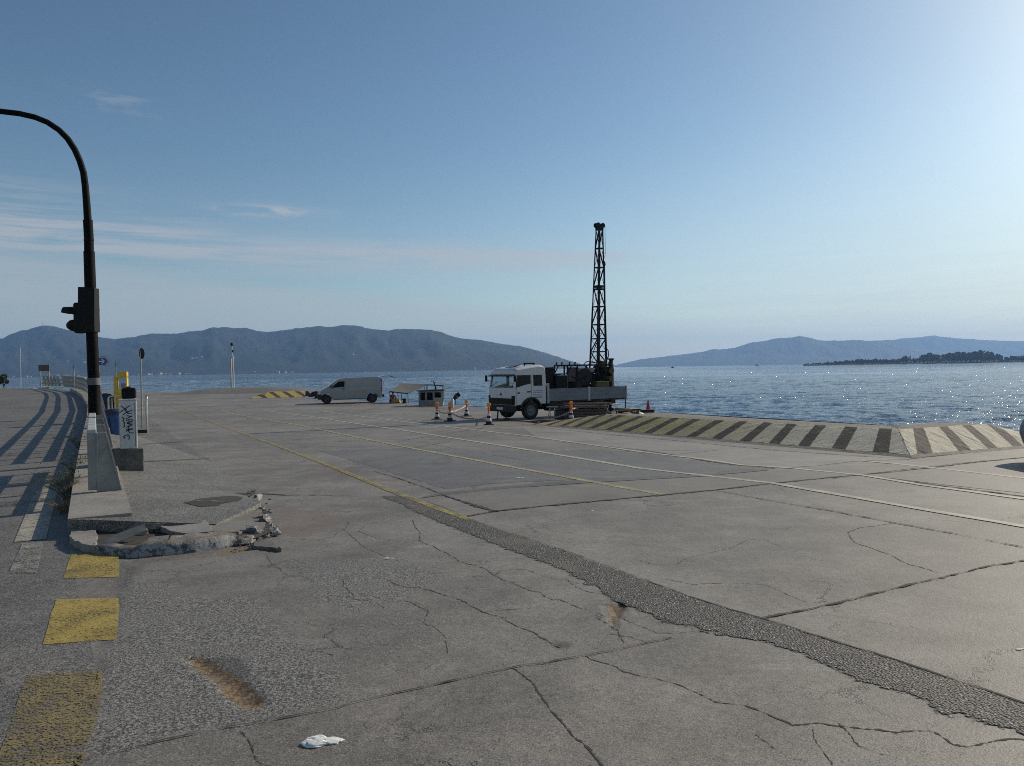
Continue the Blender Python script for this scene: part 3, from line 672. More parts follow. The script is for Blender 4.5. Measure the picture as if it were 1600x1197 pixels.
M_chassis=mat('black_chassis',(.015,.014,.014),.7,.1,.4,4,(.05,.035,.025),.4); M_rig=mat('dark_blue_rig_paint',(.004,.005,.009),.6,0,.3,4,(.012,.008,.006),.35,spec=.25)
M_rust=mat('rusty_machinery',(.020,.015,.011),.75,.2,.5,6,(.02,.016,.014),.6); M_olive=mat('olive_machinery',(.085,.072,.022),.6,.1,.4,5,(.035,.03,.02),.5)
M_wood=mat('weathered_timber',(.13,.095,.075),.8,0,.35,6,(.07,.05,.04),.5); M_ply=mat('pale_plywood',(.40,.31,.20),.75,0,.2,5,(.25,.18,.12),.4)
M_tan=mat('brown_board',(.075,.06,.055),.7,0,.2,4); M_rim=mat('steel_rim',(.20,.20,.20),.45,.5,.2,5); M_hub=mat('dark_rim',(.05,.05,.05),.5,.4,.2,5)
M_orange=mat('orange_plastic',(.75,.16,.03),.5,0,.15,6); M_amber=mat('amber_lamp_lens',(.85,.33,.03),.3,0,.1,8); M_refl=mat('white_reflective_band',(.56,.54,.52),.5,0,.1,8)
M_red=mat('red_plastic',(.42,.03,.025),.5,0,.2,6); M_paper=mat('white_paper',(.72,.72,.70),.8,0,.08,12); M_canvas=mat('grey_canvas',(.15,.143,.138),.9,0,.15,2)
M_hullw=mat('white_gelcoat',(.36,.36,.35),.4,0,.1,3,(.3,.27,.22),.3); M_hulld=mat('dark_hull',(.03,.035,.045),.5,0,.3,3)
M_skin=mat('skin',(.32,.19,.13),.6,0,.1,10); M_shirt=mat('red_shirt',(.33,.02,.03),.8,0,.2,10); M_trous=mat('dark_trousers',(.03,.035,.05),.85,0,.2,10); M_hair=mat('dark_hair',(.012,.01,.009),.7,0,.2,20)
M_net=mat('yellow_net',(.55,.33,.07),.9,0,.35,14,(.35,.14,.04),.5,bump=.8,bscale=30); M_seat=mat('dark_seat_fabric',(.025,.025,.03),.9,0,.2,8)
M_lens=mat('signal_lens',(.05,.02,.02),.2,0,.2,8); M_grey=mat('grey_plastic',(.12,.12,.12),.6,0,.2,8)
def glass_mat(name,tint,ior=1.45):
    m,t,b=newmat(name); nt=m.node_tree; nt.nodes.remove(b)
    tr=t.node('ShaderNodeBsdfTransparent'); tr.inputs[0].default_value=(*tint,1); gl=t.node('ShaderNodeBsdfGlossy'); gl.inputs['Roughness'].default_value=.04
    fr=t.node('ShaderNodeFresnel'); fr.inputs[0].default_value=ior; mx_=t.node('ShaderNodeMixShader')
    t.l.new(fr.outputs[0],mx_.inputs[0]); t.l.new(tr.outputs[0],mx_.inputs[1]); t.l.new(gl.outputs[0],mx_.inputs[2]); t.l.new(mx_.outputs[0],nt.nodes['Material Output'].inputs[0]); return m
M_glass=glass_mat('clear_window_glass',(.72,.78,.80)); M_dglass=glass_mat('tinted_window_glass',(.025,.028,.03),1.25)
def ground(x,y): return Vector((x,y,zq(y)))
def wz(y,s): return walk_z(Vector((0,y,0)),s)
# ------------------------------------------------------------------ traffic signal with over-road arm
D0=15.1; b0=at(148.5,640,D0); zb=wz(D0,.12)
sig=empty('traffic_signal',(b0.x+.02,D0,zb),0,'tall dark traffic signal pole with long arm curving over the road','traffic signal')
def rel(o,p): return Vector(p)-o.location
def sp(px,py,k=.5):
    d=ray(px,py); x0=sig.location.x; y=(D0-k*x0)/(1-k*d[0]); return rel(sig,(d[0]*y,y,H0+d[2]*y))
S0=lambda px,py: rel(sig,at(px,py,D0))
mb=MB(); mb.tube([(0,0,-.02),S0(148,660),S0(146.8,600),S0(143.5,520),S0(141,446),S0(139.2,393)],[.112,.112,.107,.104,.103,.100],16)
mb.lathe([(.17,0),(.17,.03),(.115,.05)],n=16); mb.build('pole',M_pole,sig,smooth=40)
mb=MB(); mb.tube([S0(139.2,396),S0(138.8,372),S0(137.2,344)],.086,14); mb.tube([S0(137.3,346),S0(135.5,318),S0(133,288)],[.07,.066,.062],14)
for k in (-1,1): mb.bar(S0(138.4,375),S0(138.4+k*9,375),.012)
mb.build('upper_pole',M_pole,sig,smooth=40)
arm=[S0(133,289)]+[sp(*q) for q in [(130.5,270),(125,252),(117,234),(106,217),(92,203),(74,191),(54,183),(30,177.5),(0,174),(-50,171),(-110,170),(-180,170)]]
mb=MB(); mb.tube(arm,[.062,.061,.06,.059,.058,.056,.055,.054,.053,.052,.05,.048,.045],12); mb.build('arm',M_pole,sig,smooth=40)
mb=MB(); c=S0(146.5,596); mb.lathe([(.118,-.07),(.122,-.07),(.122,.07),(.118,.07)],tuple(c),16); mb.build('band',M_grey,sig,smooth=40)
# main signal head seen from behind
hc=S0(140.5,485); hd=mb=MB(); mb.box((hc.x,hc.y-.02,hc.z),(.30,.20,.86)); mb.box((hc.x+.005,hc.y-.14,hc.z),(.325,.02,.885),Matrix.Rotation(.03,3,'Y'))
head=mb.build('signal_head',M_black,sig,bevel=.012)
for k in (-1,0,1):
    mb=MB(); mb.lathe([(.10,.08),(.098,.09),(.0,.10)],(hc.x,hc.y,hc.z+k*.28),14,'y',cap=False); mb.build('lens',M_lens,head)
    mb=MB(); 
    for i in range(13):
        a=math.pi*(i/12); 
    secs=[[(hc.x+.125*math.cos(math.pi*i/12),yy,hc.z+k*.28+.125*math.sin(math.pi*i/12)) for i in range(13)] for yy in (hc.y+.08,hc.y+.13)]
    mb.loft(secs,cap=False,closed=False); v=mb.build('visor',M_black,head); so_=v.modifiers.new('s','SOLIDIFY'); so_.thickness=.006
# side head pointing left over the road
c1=S0(122,482); mb=MB(); mb.box((c1.x+.05,c1.y,c1.z-.19),(.20,.24,.60)); sh=mb.build('side_head',M_black,sig,bevel=.05,seg=4)
mb=MB(); mb.lathe([(.0,-.20),(.06,-.19),(.105,-.13),(.12,-.05),(.12,.06)],(c1.x-.02,c1.y,c1.z-.33),16,'x',cap=False); mb.build('lens_hood',M_black,sh,smooth=60)
secs=[]
for dx,r_,dz in ((.02,.13,0),(-.12,.125,-.005),(-.27,.115,-.0)):
    secs.append([(c1.x+dx,c1.y+r_*math.cos(math.pi*i/12),c1.z-.05+dz+(.09 if dx>-.2 else .085)*math.sin(math.pi*i/12)-(.06 if dx>-.2 else .035)*(1-math.sin(math.pi*i/12))) for i in range(13)])
mb=MB(); mb.loft(secs,cap=False,closed=False); v=mb.build('visor',M_black,sh,smooth=50); v.modifiers.new('s','SOLIDIFY').thickness=.008
mb=MB(); mb.bx(c1.x+.02,hc.x-.1,c1.y-.03,c1.y+.03,c1.z+.07,c1.z+.13); mb.build('bracket',M_black,sig)
# ------------------------------------------------------------------ guard rails
def guard_rail(name,pts,zbase,label,step,hand=True):
    """pts: plan points along the rail (road side face)"""
    p0=pts[0]; root=empty(name,(p0.x,p0.y,zbase(p0)),0,label,'guard rail'); O=root.location
    pts=resample([Vector((p.x,p.y,0)) for p in pts],.35)
    def dirn(i):
        a=pts[max(0,i-1)]; b=pts[min(len(pts)-1,i+1)]; e=(b-a).normalized(); return e,Vector((e.y,-e.x,0))
    for zc,hh,dp,mm in ((.235,.10,.06,M_rail),(.515,.10,.06,M_rail),(.815,.06,.115,M_railtop)):
        secs=[]
        for i,p in enumerate(pts):
            e,nr=dirn(i); q=p-O; z=zbase(p)-O.z+zc
            secs.append([(q+nr*a+Vector((0,0,z+b)))[:] for a,b in ((0,-hh/2),(dp,-hh/2),(dp,hh/2),(0,hh/2))])
            secs[-1]=[(x,y,zz-q.z-0*O.z) if False else (x,y,z+b) for (x,y,zz),(a,b) in zip(secs[-1],((0,-hh/2),(dp,-hh/2),(dp,hh/2),(0,hh/2)))]
        mb=MB(); mb.loft(secs); mb.build('rail',mm,root,bevel=.012)
    # tapered plate posts
    acc=0; last=None; n=0
    L=[0]
    for a,b in zip(pts[:-1],pts[1:]): L.append(L[-1]+(b-a).length)
    npost=max(2,int(L[-1]/step)+1)
    for k in range(npost):
        s=L[-1]*k/(npost-1); i=int(np.searchsorted(L,s)); i=min(max(i,0),len(pts)-1)
        p=pts[i]; e,nr=dirn(i); q=p-O; z0=zbase(p)-O.z
        th=.035; mb=MB()
        prof=[(.10,0),(.39,0),(.215,.80),(.10,.80)]
        vs=[]
        for sgn in (-1,1):
            for a,b in prof: v=q+nr*a+e*sgn*th/2; vs.append((v.x,v.y,z0+b))
        mb.add(vs,[(0,1,2,3),(7,6,5,4)]+[(j,4+j,4+(j+1)%4,(j+1)%4) for j in range(4)])
        mb.k=1
        # sloping back flange
        vs=[]
        for (a,b) in ((.39,0),(.405,0),(.23,.80),(.215,.80)):
            for sgn in (-1,1): v=q+nr*a+e*sgn*.045; vs.append((v.x,v.y,z0+b))
        mb.add(vs,[(0,1,3,2),(2,3,5,4),(4,5,7,6),(6,7,1,0),(0,2,4,6),(1,7,5,3)])
        mb.build('post',[M_rail,M_galv],root)
    if False:
        mb=MB(); hp=[]
        for i,p in enumerate(pts):
            e,nr=dirn(i); q=p-O; hp.append((q.x+nr.x*.27,q.y+nr.y*.27,zbase(p)-O.z+.83))
        mb.tube(hp,.028,8); mb.build('handrail',M_galv,root,smooth=60)
    return root
def off_line(y0,y1,v,n=40):
    out=[]
    for y in np.linspace(y0,y1,n):
        p=along(nL,y); out.append(Vector((p.x,p.y,0))+Vd*v)
    return out
e0=P(138,770,ZR,.19); ek=along(nL,e0.y); v0=(e0.x-ek.x)*Vd.x
zkb=lambda p: zr(p.y)+.19
near=guard_rail('guard_rail',[Vector((e0.x,e0.y,0))+U*s for s in (0,1.5,3,4.6)],zkb,'short grey guard rail with wide sloping end post nearest the camera',1.5,False)
# closed end plate of the near rail
q=Vector((0,0,0)); nr=Vd; mb=MB()
for a0,a1,z0,z1 in ((0,.12,.03,.79),): 
    vs=[q+nr*a-U*.012+Vector((0,0,z)) for a,z in ((a0,z0),(a1,z0),(a1,z1),(a0,z1))]+[q+nr*a+U*.06+Vector((0,0,z)) for a,z in ((a0,z0),(a1,z0),(a1,z1),(a0,z1))]
    mb.add(vs,[(0,1,2,3),(7,6,5,4),(0,4,5,1),(1,5,6,2),(2,6,7,3),(3,7,4,0)])
mb.build('end_plate',M_rail,near,bevel=.006)
mb=MB(); q0=nr*.122-U*.02; mb.bar(q0+Vector((0,0,.02)),q0+Vector((0,0,.80)),.008,.006); mb.build('weld_seam',M_railtop,near)
for zz in (.16,.20,.42,.46,.70): mb=MB(); mb.lathe([(.008,0),(.008,.008),(0,.01)],(0,0,0),8); b_=mb.build('bolt',M_railtop,near); b_.location=nr*.14-U*.022+Vector((0,0,zz)); b_.rotation_euler=(R(90),0,R(30))
fl=[Vector((p.x,p.y,0)) for p in off_line(15.9,41,v0+.02,60)]
for px in [(122,618),(112,612.5),(90,608.3),(58,607.3)]:
    p=P(*px,ZR); fl.append(Vector((p.x+.3,p.y+.1,0)))
guard_rail('guard_rail',fl,zkb,'long grey guard rail with many posts curving away along the road edge',.80,True)
# ------------------------------------------------------------------ graffiti cabinet on its concrete block
yc=13.5; q=P(197,735,ZR,.10); yc=q.y; pc=at(189.5,735,yc); rz=math.atan2(U.y,U.x)-math.pi/2
zc=pc.z; k=yc/1200
blk=empty('concrete_block',(pc.x,yc+.2,zc),rz,'square dirty concrete block standing on the pavement under the graffiti cabinet','concrete block')
mb=MB(); mb.bx(-.26,.26,-.21,.25,-.05,33*k); blk2=mb.build('plinth',M_block,blk,bevel=.02)
cabn=empty('electrical_cabinet',(pc.x+3.5*k,yc+.2,zc+33*k+.001),rz,'slim pale metal cabinet with black graffiti tag down its front','cabinet')
mb=MB(); hw=12.2*k; hh=76*k; mb.bx(-hw,hw,-.16,.10,0,hh); body=mb.build('housing',M_cab,cabn,bevel=.012)
mb=MB(); mb.bx(-hw-.012,hw+.012,-.172,.11,hh,hh+.025); mb.build('lid',M_cab,cabn,bevel=.008)
mb=MB(); mb.bx(hw-.035,hw-.027,-.163,-.159,.04,hh-.05); mb.build('door_seam',M_grey,cabn)
G=[[(255,290),(300,330),(325,352)],[(235,385),(285,345),(345,302),(368,292)],[(312,290),(318,294)],[(275,415),(330,372),(385,355)],[(300,345),(330,395),(387,395)],[(340,362),(335,400)],
 [(265,440),(285,455),(286,480)],[(318,424),(386,441)],[(308,470),(350,447),(380,432)],[(275,480),(290,520),(290,572),(274,582)],[(310,490),(375,470),(387,500),(320,520)],[(320,532),(386,525)],[(345,490),(350,550),(386,546)],
 [(308,582),(380,560)],[(335,555),(345,600)],[(310,610),(391,604)],[(305,637),(350,612),(396,610)],[(330,600),(350,660),(397,660)],[(342,620),(346,652)],[(274,717),(295,690),(330,680),(346,702),(340,752)],[(285,700),(286,732)],[(318,704),(322,710)]]
mb=MB()
for st in G:
    pts=[((160+a/8.55-199.7)*k*1.02,-.1625,(702-(600+b/8.55))*k) for a,b in st]
    for a,b in zip(pts[:-1],pts[1:]): mb.bar(a,b,.0022,.0135) if abs(a[0]-b[0])>-1 else None
mb.build('graffiti',M_black,cabn)
# black container on the cabinet lid
t_=empty('black_box',(pc.x+4*k,yc+.24,zc+33*k+hh+.027),rz,'black rounded container sitting on top of the graffiti cabinet','box')
mb=MB(); mb.bx(-.115,.115,-.11,.11,0,.19); mb.build('body',M_black,t_,bevel=.035,seg=3); mb=MB(); mb.lathe([(.05,.18),(.045,.205),(.02,.215)],n=12); mb.build('cap',M_black,t_,smooth=50)
# ------------------------------------------------------------------ things along the pavement
def wp(px,py,dz=.0,s=.5):          # point on the pavement strip
    y=20.
    for _ in range(30):
        z=wz(y,s); d=ray(px,py); y=(H0-z)/(-d[2])
    return Vector((d[0]*y,y,z))
p=wp(180,681,s=.45); bn=empty('litter_bin',p,0,'tall blue plastic bin with dark top beside the graffiti cabinet','bin')
mb=MB(); mb.lathe([(.21,0),(.235,.04),(.26,.62),(.26,.64)],n=20); mb.build('body',M_blue,bn,smooth=40); mb=MB(); mb.lathe([(.275,.64),(.275,.70),(.22,.76),(.0,.775)],n=20,cap=False); mb.lathe([(.262,.6),(.268,.6),(.268,.64)],n=20,cap=False); mb.build('lid',M_dblue,bn,smooth=40)
p=wp(166,662,s=.35); b2=empty('litter_bin',p,0,'dark blue bin half hidden behind the guard rail posts','bin')
mb=MB(); mb.lathe([(.22,0),(.25,.7)],n=18); mb.build('body',M_dblue,b2,smooth=40)
mb=MB(); mb.lathe([(.27,.7),(.25,.9),(.16,1.0),(0,1.03)],n=18,cap=False); mb.build('lid',M_dblue,b2,smooth=40)
# tubular rack
p=wp(221,676,s=.95); rk=empty('tube_rack',p,rz,'shiny tubular steel rack with slatted base beside the sign post','rack')
ks=p.y/1200
def hoop(x,h,dpt): return [(x,-dpt,0),(x,-dpt,h-.15),(x,-dpt+.04,h-.05),(x,-dpt+.13,h),(x,dpt-.13,h),(x,dpt-.04,h-.05),(x,dpt,h-.15),(x,dpt,0)]
for x in (-9*ks,8*ks):
    mb=MB(); mb.tube(hoop(x,58*ks,.30),.026,10); mb.build('hoop',M_chrome,rk,smooth=60)
for i in range(6):
    mb=MB(); mb.bx(-9*ks+.02,8*ks-.02,-.27+i*.105,-.21+i*.105,.09,.12); mb.build('slat',M_galv,rk)
for yy in (-.30,.27):
    mb=MB(); mb.bx(-9*ks,8*ks,yy,yy+.03,.0,.12); mb.build('base_bar',M_chassis,rk)
# second hoop between bin and cabinet
p=wp(177,672,s=.6); h2=empty('tube_rack',p,rz,'slim bent steel hoop standing behind the blue bin','rack')
mb=MB(); mb.tube([(-.12,0,0),(-.12,0,1.05),(-.08,0,1.12),(.0,0,1.12),(.22,0,1.16)],.024,10); mb.build('hoop',M_chrome,h2,smooth=60)
mb=MB(); mb.tube([(.06,.1,0),(.06,.1,1.08)],.022,10); mb.tube([(-.02,.3,0),(-.02,.3,1.05)],.022,10); mb.build('upright',M_galv,h2,smooth=60)
# payphone
yb=26.; kb=yb/1200; base=at(190,640,yb); zb_=wz(yb,.5); ph=empty('payphone',(at(189.5,600,yb).x,yb,zb_),rz*.5,'bright yellow payphone booth with a glass pane on the pavement','payphone')
zt=lambda py: H0+ray(190,py)[2]*yb-zb_
mb=MB(); mb.bx(-.215,-.15,-.12,.12,0,zt(588)); mb.build('side_panel',M_ylw,ph,bevel=.01)
mb=MB(); mb.bx(-.09,.20,-.13,.13,zt(591),zt(581)); mb.build('hood',M_ylw,ph,bevel=.015)
mb=MB(); mb.bx(-.15,-.10,-.12,.12,0,zt(589.5)); mb.bx(.18,.20,-.12,.12,zt(609),zt(586.5)); mb.bx(-.10,.18,-.12,.12,zt(590),zt(586.5)); mb.bx(-.10,.2,-.12,.12,zt(624),zt(608)); mb.build('frame',M_ylw,ph,bevel=.006)
mb=MB(); mb.bx(-.10,.18,-.01,.01,zt(609),zt(590)); mb.build('glass',M_glass,ph); mb=MB(); mb.bx(-.02,.12,.02,.1,zt(606),zt(599)); mb.build('telephone',M_signwhite,ph,bevel=.01)
mb=MB(); mb.bx(-.05,.12,-.05,.05,0,zt(612.5)); mb.build('pedestal',M_grey,ph)
# signs
def post_sign(name,p,top,r,label,cat='road sign',group=None):
    o=empty(name,p,0,label,cat,group); mb=MB(); mb.tube([(0,0,0),(top[0],top[1],top[2])],r,8); mb.build('post',M_galv,o,smooth=60); return o
p=P(222.5,676); kk=p.y/1200; o=post_sign('road_sign',p,rel(type('q',(),{'location':p})(),at(219.5,548,p.y)),.03,'round traffic sign seen almost edge on, on a tall thin post','road sign')
c=at(220.8,552.5,p.y)-p; mb=MB(); mb.lathe([(0,-.012),(.20,-.012),(.205,0),(.20,.012),(0,.012)],(0,0,0),24,'y',cap=False); dsc=mb.build('sign_plate',M_black,o,smooth=30); dsc.location=c+Vector((.03,-.03,0)); dsc.rotation_euler=(0,0,R(-38))
p=wp(155,625,s=.5); o=post_sign('arrow_sign',p,at(155,556,p.y)-p,.035,'dark blue road sign shaped like an arrow pointing right beside the signal pole','road sign'); kk=p.y/1200; c=at(160,564.6,p.y)-p
def arrowpoly(w,h,t): return [(-w/2,-h/2),(w/2-t,-h/2),(w/2,0),(w/2-t,h/2),(-w/2,h/2)]
mb=MB(); mb.prism([(c.x+a,c.z+b) for a,b in arrowpoly(23*kk,15*kk,6*kk)],-.06,-.04); pl=mb.build('sign_plate',M_signblue,o)
mb=MB(); pts=arrowpoly(20.4*kk,12.6*kk,5*kk); 
for a,b in zip(pts,pts[1:]+pts[:1]): mb.bar((c.x+a[0],-.0625,c.z+a[1]),(c.x+b[0],-.0625,c.z+b[1]),.003,.8*kk)
mb.bar((c.x-7*kk,-.0625,c.z),(c.x+4*kk,-.0625,c.z),.003,1.6*kk); mb.bar((c.x+4.5*kk,-.0625,c.z),(c.x-.5*kk,-.0625,c.z+3.6*kk),.003,1.4*kk); mb.bar((c.x+4.5*kk,-.0625,c.z),(c.x-.5*kk,-.0625,c.z-3.6*kk),.003,1.4*kk)
mb.build('arrow',M_signwhite,pl)
p=wp(181.5,640,s=.8); o=post_sign('road_sign',p,at(180.5,566,p.y)-p,.03,'small dark sign seen edge on, on the post behind the payphone'); c=at(180.6,569,p.y)-p
mb=MB(); mb.lathe([(0,-.01),(.16,-.01),(.16,.01),(0,.01)],(0,0,0),20,'y',cap=False); d_=mb.build('sign_plate',M_signback,o,smooth=30); d_.location=c; d_.rotation_euler=(0,0,R(-58))
p=P(115,612,ZR); p=Vector((at(115,571,p.y+.8).x+.02,p.y+.8,p.z)); o=post_sign('road_sign',p,at(115,571,p.y)-p,.035,'small dark sign rising just above the far bend of the guard rail'); c=at(115,573.5,p.y)-p
mb=MB(); mb.lathe([(0,-.01),(.18,-.01),(.18,.01),(0,.01)],(0,0,0),20,'y',cap=False); d_=mb.build('sign_plate',M_signback,o,smooth=30); d_.location=c; d_.rotation_euler=(0,0,R(-52))
yb=72.; p=Vector((at(69.5,600,yb).x,yb,zr(yb))); o=empty('sign_board',p,0,'brown rectangular board on two thin legs beyond the road bend','sign'); kk=yb/1200
zt=lambda py: H0+ray(69,py)[2]*yb-p.z
mb=MB(); mb.bx(-8.6*kk,8.6*kk,-.03,.03,zt(580),zt(570)); mb.build('board',M_brown,o,bevel=.02)
for s in(-1,1): mb=MB(); mb.bx(s*6.6*kk-.04,s*6.6*kk+.04,.031,.10,-.05,zt(570.3)); mb.build('leg',M_galv,o)
# ------------------------------------------------------------------ harbour light on the mound
yb=P(365,612).y; kk=yb/1200; p=at(363,609,yb); o=empty('harbour_light',p,0,'slim white light pole with small lamps beside a grey column on the mound','harbour light'); zt=lambda py:(609-py)*kk
mb=MB(); mb.tube([(2.6*kk,0,-.3),(2.4*kk,0,zt(556))],.075,10); mb.build('white_pole',M_signwhite,o,smooth=60)
mb=MB(); mb.bx(-1.9*kk,-.2*kk,-.08,.08,-.3,zt(560)); mb.bx(-2.6*kk,.8*kk,-.15,.15,-.3,.1); mb.build('column',mat('beige_column',(.42,.37,.29),.8,0,.15,2),o)
mb=MB(); mb.tube([(1.0*kk,0,zt(560)),(.8*kk,0,zt(540))],.05,8); mb.build('upper_pole',M_signwhite,o,smooth=60)
mb=MB(); mb.bx(-.8*kk,2.6*kk,-.14,.14,zt(540.5),zt(536.5)); mb.lathe([(.11,zt(536.5)),(.05,zt(535.6))],(1*kk,0,0),12); mb.build('lamp',M_black,o,bevel=.03)
mb=MB(); mb.bx(1.5*kk,3.2*kk,-.12,.12,zt(550.5),zt(547)); mb.build('lamp',M_black,o,bevel=.03)
# ------------------------------------------------------------------ wheels
def wheel(root,x,y,r,wd,side,rimm=M_rim,name='wheel',spokes=6):
    """side +1: outer face towards +y"""
    mb=MB(); h=wd/2; s=side
    mb.lathe([(r*.60,-h*.9*s),(r*.86,-h*s),(r*.97,-h*.75*s),(r,-h*.4*s),(r,h*.4*s),(r*.97,h*.75*s),(r*.86,h*s),(r*.60,h*.9*s)],(x,y,r),28,'y',cap=False)
    t_=mb.build('tyre',M_rubber,None,smooth=40)
    mb=MB(); mb.lathe([(r*.62,h*.86*s),(r*.58,h*.9*s),(r*.55,h*.55*s),(r*.30,h*.45*s),(r*.24,h*.75*s),(r*.12,h*.8*s),(0,h*.8*s)],(x,y,r),28,'y',cap=False)
    for k in range(spokes):
        a=2*math.pi*k/spokes; mb.lathe([(r*.035,h*.5*s),(r*.035,h*.62*s),(0,h*.63*s)],(x+r*.42*math.cos(a),y,r+r*.42*math.sin(a)),8,'y',cap=False)
    w_=bpy.data.objects.new(name,None); COL.objects.link(w_); w_.parent=root
    t_.parent=w_; rm=mb.build('rim',rimm,w_,smooth=35); return w_
def arc(cx,cz,r,a0,a1,n=14): return [(cx+r*math.cos(R(a0+(a1-a0)*i/n)),cz+r*math.sin(R(a0+(a1-a0)*i/n))) for i in range(n+1)]
# ------------------------------------------------------------------ drilling truck
# local axes: x forward, y to its left, z up; origin on the ground under the front axle
pf=P(829.5,655.5); ha=math.atan2(-.55,-.835)
fwd=Vector((math.cos(ha),math.sin(ha),0)); lft=Vector((-fwd.y,fwd.x,0))
org=pf-lft*1.0; org.z=zq(pf.y)
trk=empty('drilling_truck',org,ha,'white flatbed truck carrying a tall dark lattice drilling mast at the water edge','truck')
W=1.04
for x in (0,-3.95):
    for s in (1,-1): wheel(trk,x,s*.93,.41,.27,s)
    mb=MB(); mb.tube([(x,-.85,.41),(x,.85,.41)],.07,10); mb.build('axle',M_chassis,trk)
# cab shell
side=[(-.84,.70),(-.58,.70)]+arc(0,.42,.56,150,30,12)+[(.50,.70),(.90,.66),(.95,.75),(.965,1.05),(.935,1.46),(-.84,1.46)]
mb=MB()
for s in (1,-1): mb.prism([p for p in side],s*W,s*(W-.05))
mb.prism([(.90,.66),(.965,.9),(.965,1.05),(.935,1.46),(.885,1.46),(.90,.9),(.85,.70)],-W+.05,W-.05)
mb.bx(-.84,-.79,-W+.05,W-.05,.72,2.36); mb.bx(-.79,.86,-W+.05,W-.05,.95,1.0)
roof=[(.80,2.12),(.86,2.17),(.84,2.25),(.70,2.34),(.35,2.40),(-.15,2.46),(-.55,2.49),(-.76,2.47),(-.84,2.36),(-.84,2.12)]
rs=[]
for y,k in ((-W+.02,0),(-W+.10,.05),(-W+.26,.10),(W-.26,.10),(W-.10,.05),(W-.02,0)):
    rs.append([(x*(.985 if k==0 else 1),y,z+(k if z>2.2 else 0)-.10) for x,z in roof])
mb.loft(rs)
def pillar(x0,z0,x1,z1,wx,s): mb.add([(x0-wx,s*W,z0),(x0,s*W,z0),(x1,s*(W-.03),z1),(x1-wx,s*(W-.03),z1),(x0-wx,s*(W-.06),z0),(x0,s*(W-.06),z0),(x1,s*(W-.09),z1),(x1-wx,s*(W-.09),z1)],[(0,1,2,3),(7,6,5,4),(0,4,5,1),(1,5,6,2),(2,6,7,3),(3,7,4,0)])
for s in (1,-1):
    pillar(.935,1.46,.83,2.05,.10,s); pillar(-.02,1.46,-.02,2.05,.13,s); pillar(-.66,1.46,-.66,2.05,.18,s)
cab=mb.build('cab',M_truck,trk,bevel=.012)
# windows
def pane(name,vs,m,par,th=None):
    mb=MB(); mb.add(vs,[tuple(range(len(vs)))]); return mb.build(name,m,par,fix=False)
pane('windscreen',[(.925,-W+.09,1.47),(.925,W-.09,1.47),(.825,W-.12,2.06),(.825,-W+.12,2.06)],M_glass,trk)
for s in (1,-1):
    pane('side_window',[(-.02,s*(W-.03),1.47),(.85,s*(W-.03),1.47),(.745,s*(W-.06),2.05),(-.02,s*(W-.06),2.05)],M_dglass if s>0 else M_glass,trk)
    pane('side_window',[(-.66,s*(W-.03),1.47),(-.15,s*(W-.03),1.47),(-.15,s*(W-.06),2.05),(-.66,s*(W-.06),2.05)],M_dglass if s>0 else M_glass,trk)
    # the sill rises towards the rear of the door window
    mb=MB(); mb.prism([(.90,1.44),(-.02,1.44),(-.02,1.63),(.30,1.58),(.62,1.50)],s*(W+.004),s*(W-.04)); mb.prism([(-.02,1.40),(-.70,1.40),(-.70,1.52),(-.02,1.52)],s*(W+.003),s*(W-.04)); d_=mb.build('door',M_truck,trk)
    for xa,za,zb in ((-.035,.78,2.02),(.80,.72,1.46)): mb=MB(); mb.bx(xa,xa+.015,s*(W+.001),s*(W+.007),za,zb); mb.build('seam',M_grey,d_)
    mb=MB(); mb.bx(.02,.22,s*(W+.004),s*(W+.035),1.24,1.285); mb.build('handle',M_black,d_,bevel=.008)
    mb=MB(); mb.bx(.60,.74,s*(W+.004),s*(W+.02),1.20,1.25); mb.build('indicator',M_black,d_)
    for za,zb in ((1.75,1.80),(2.03,1.98)): mb=MB(); mb.tube([(.86,s*(W),za),(.98,s*(W+.16),zb)],.014,6); mr=mb.build('mirror_arm',M_black,trk)
    mb=MB(); mb.box((.985,s*(W+.18),1.88),(.06,.16,.30)); mb.build('mirror',M_black,mr,bevel=.02)
    mb=MB(); a0=arc(0,.42,.60,165,15,14); a1=arc(0,.42,.53,165,15,14)[::-1]; mb.prism(a0+a1,s*(W+.03),s*(W-.30)); mb.build('wheel_arch',M_chassis,trk)
    mb=MB(); mb.lathe([(.075,0),(.06,.03),(.0,.035)],(0,0,0),14,'x',cap=False); h_=mb.build('headlight',M_refl,trk,smooth=40); h_.location=(.955,s*.74,.50)
# lettering block on the rear quarter: illegible small print
mb=MB(); random.seed(3)
for r_ in range(4):
    x=-.12
    while x>-.66:
        l=random.uniform(.03,.09); mb.bx(x-l,x,W+.002,W+.005,1.28-r_*.075,1.30-r_*.075+(.012 if r_==0 else 0)); x-=l+.03
mb.bx(-.68,-.10,W+.002,W+.006,.985,1.02); mb.build('lettering',M_signblue,trk)
mb=MB(); mb.bx(.93,.985,-W+.06,W-.06,.70,.98)
for k in range(4): mb.bx(.985,.992,-W+.10,W-.10,.73+k*.065,.755+k*.065)
mb.bx(.88,.975,W-.14,W+.01,.70,1.10); mb.bx(.88,.975,-W-.01,-W+.14,.70,1.10); mb.build('grille',M_black,trk)
mb=MB(); mb.lathe([(.07,0),(.07,.012),(.05,.015),(0,.015)],(0,0,0),18,'x',cap=False); b_=mb.build('badge',M_grey,trk); b_.location=(.962,0,1.16)
mb=MB(); mb.bx(.80,1.03,-W,W,.36,.66); mb.build('bumper',M_chassis,trk,bevel=.03)
mb=MB(); mb.bx(1.03,1.038,-.26,.26,.46,.57); mb.build('number_plate',M_refl,trk)
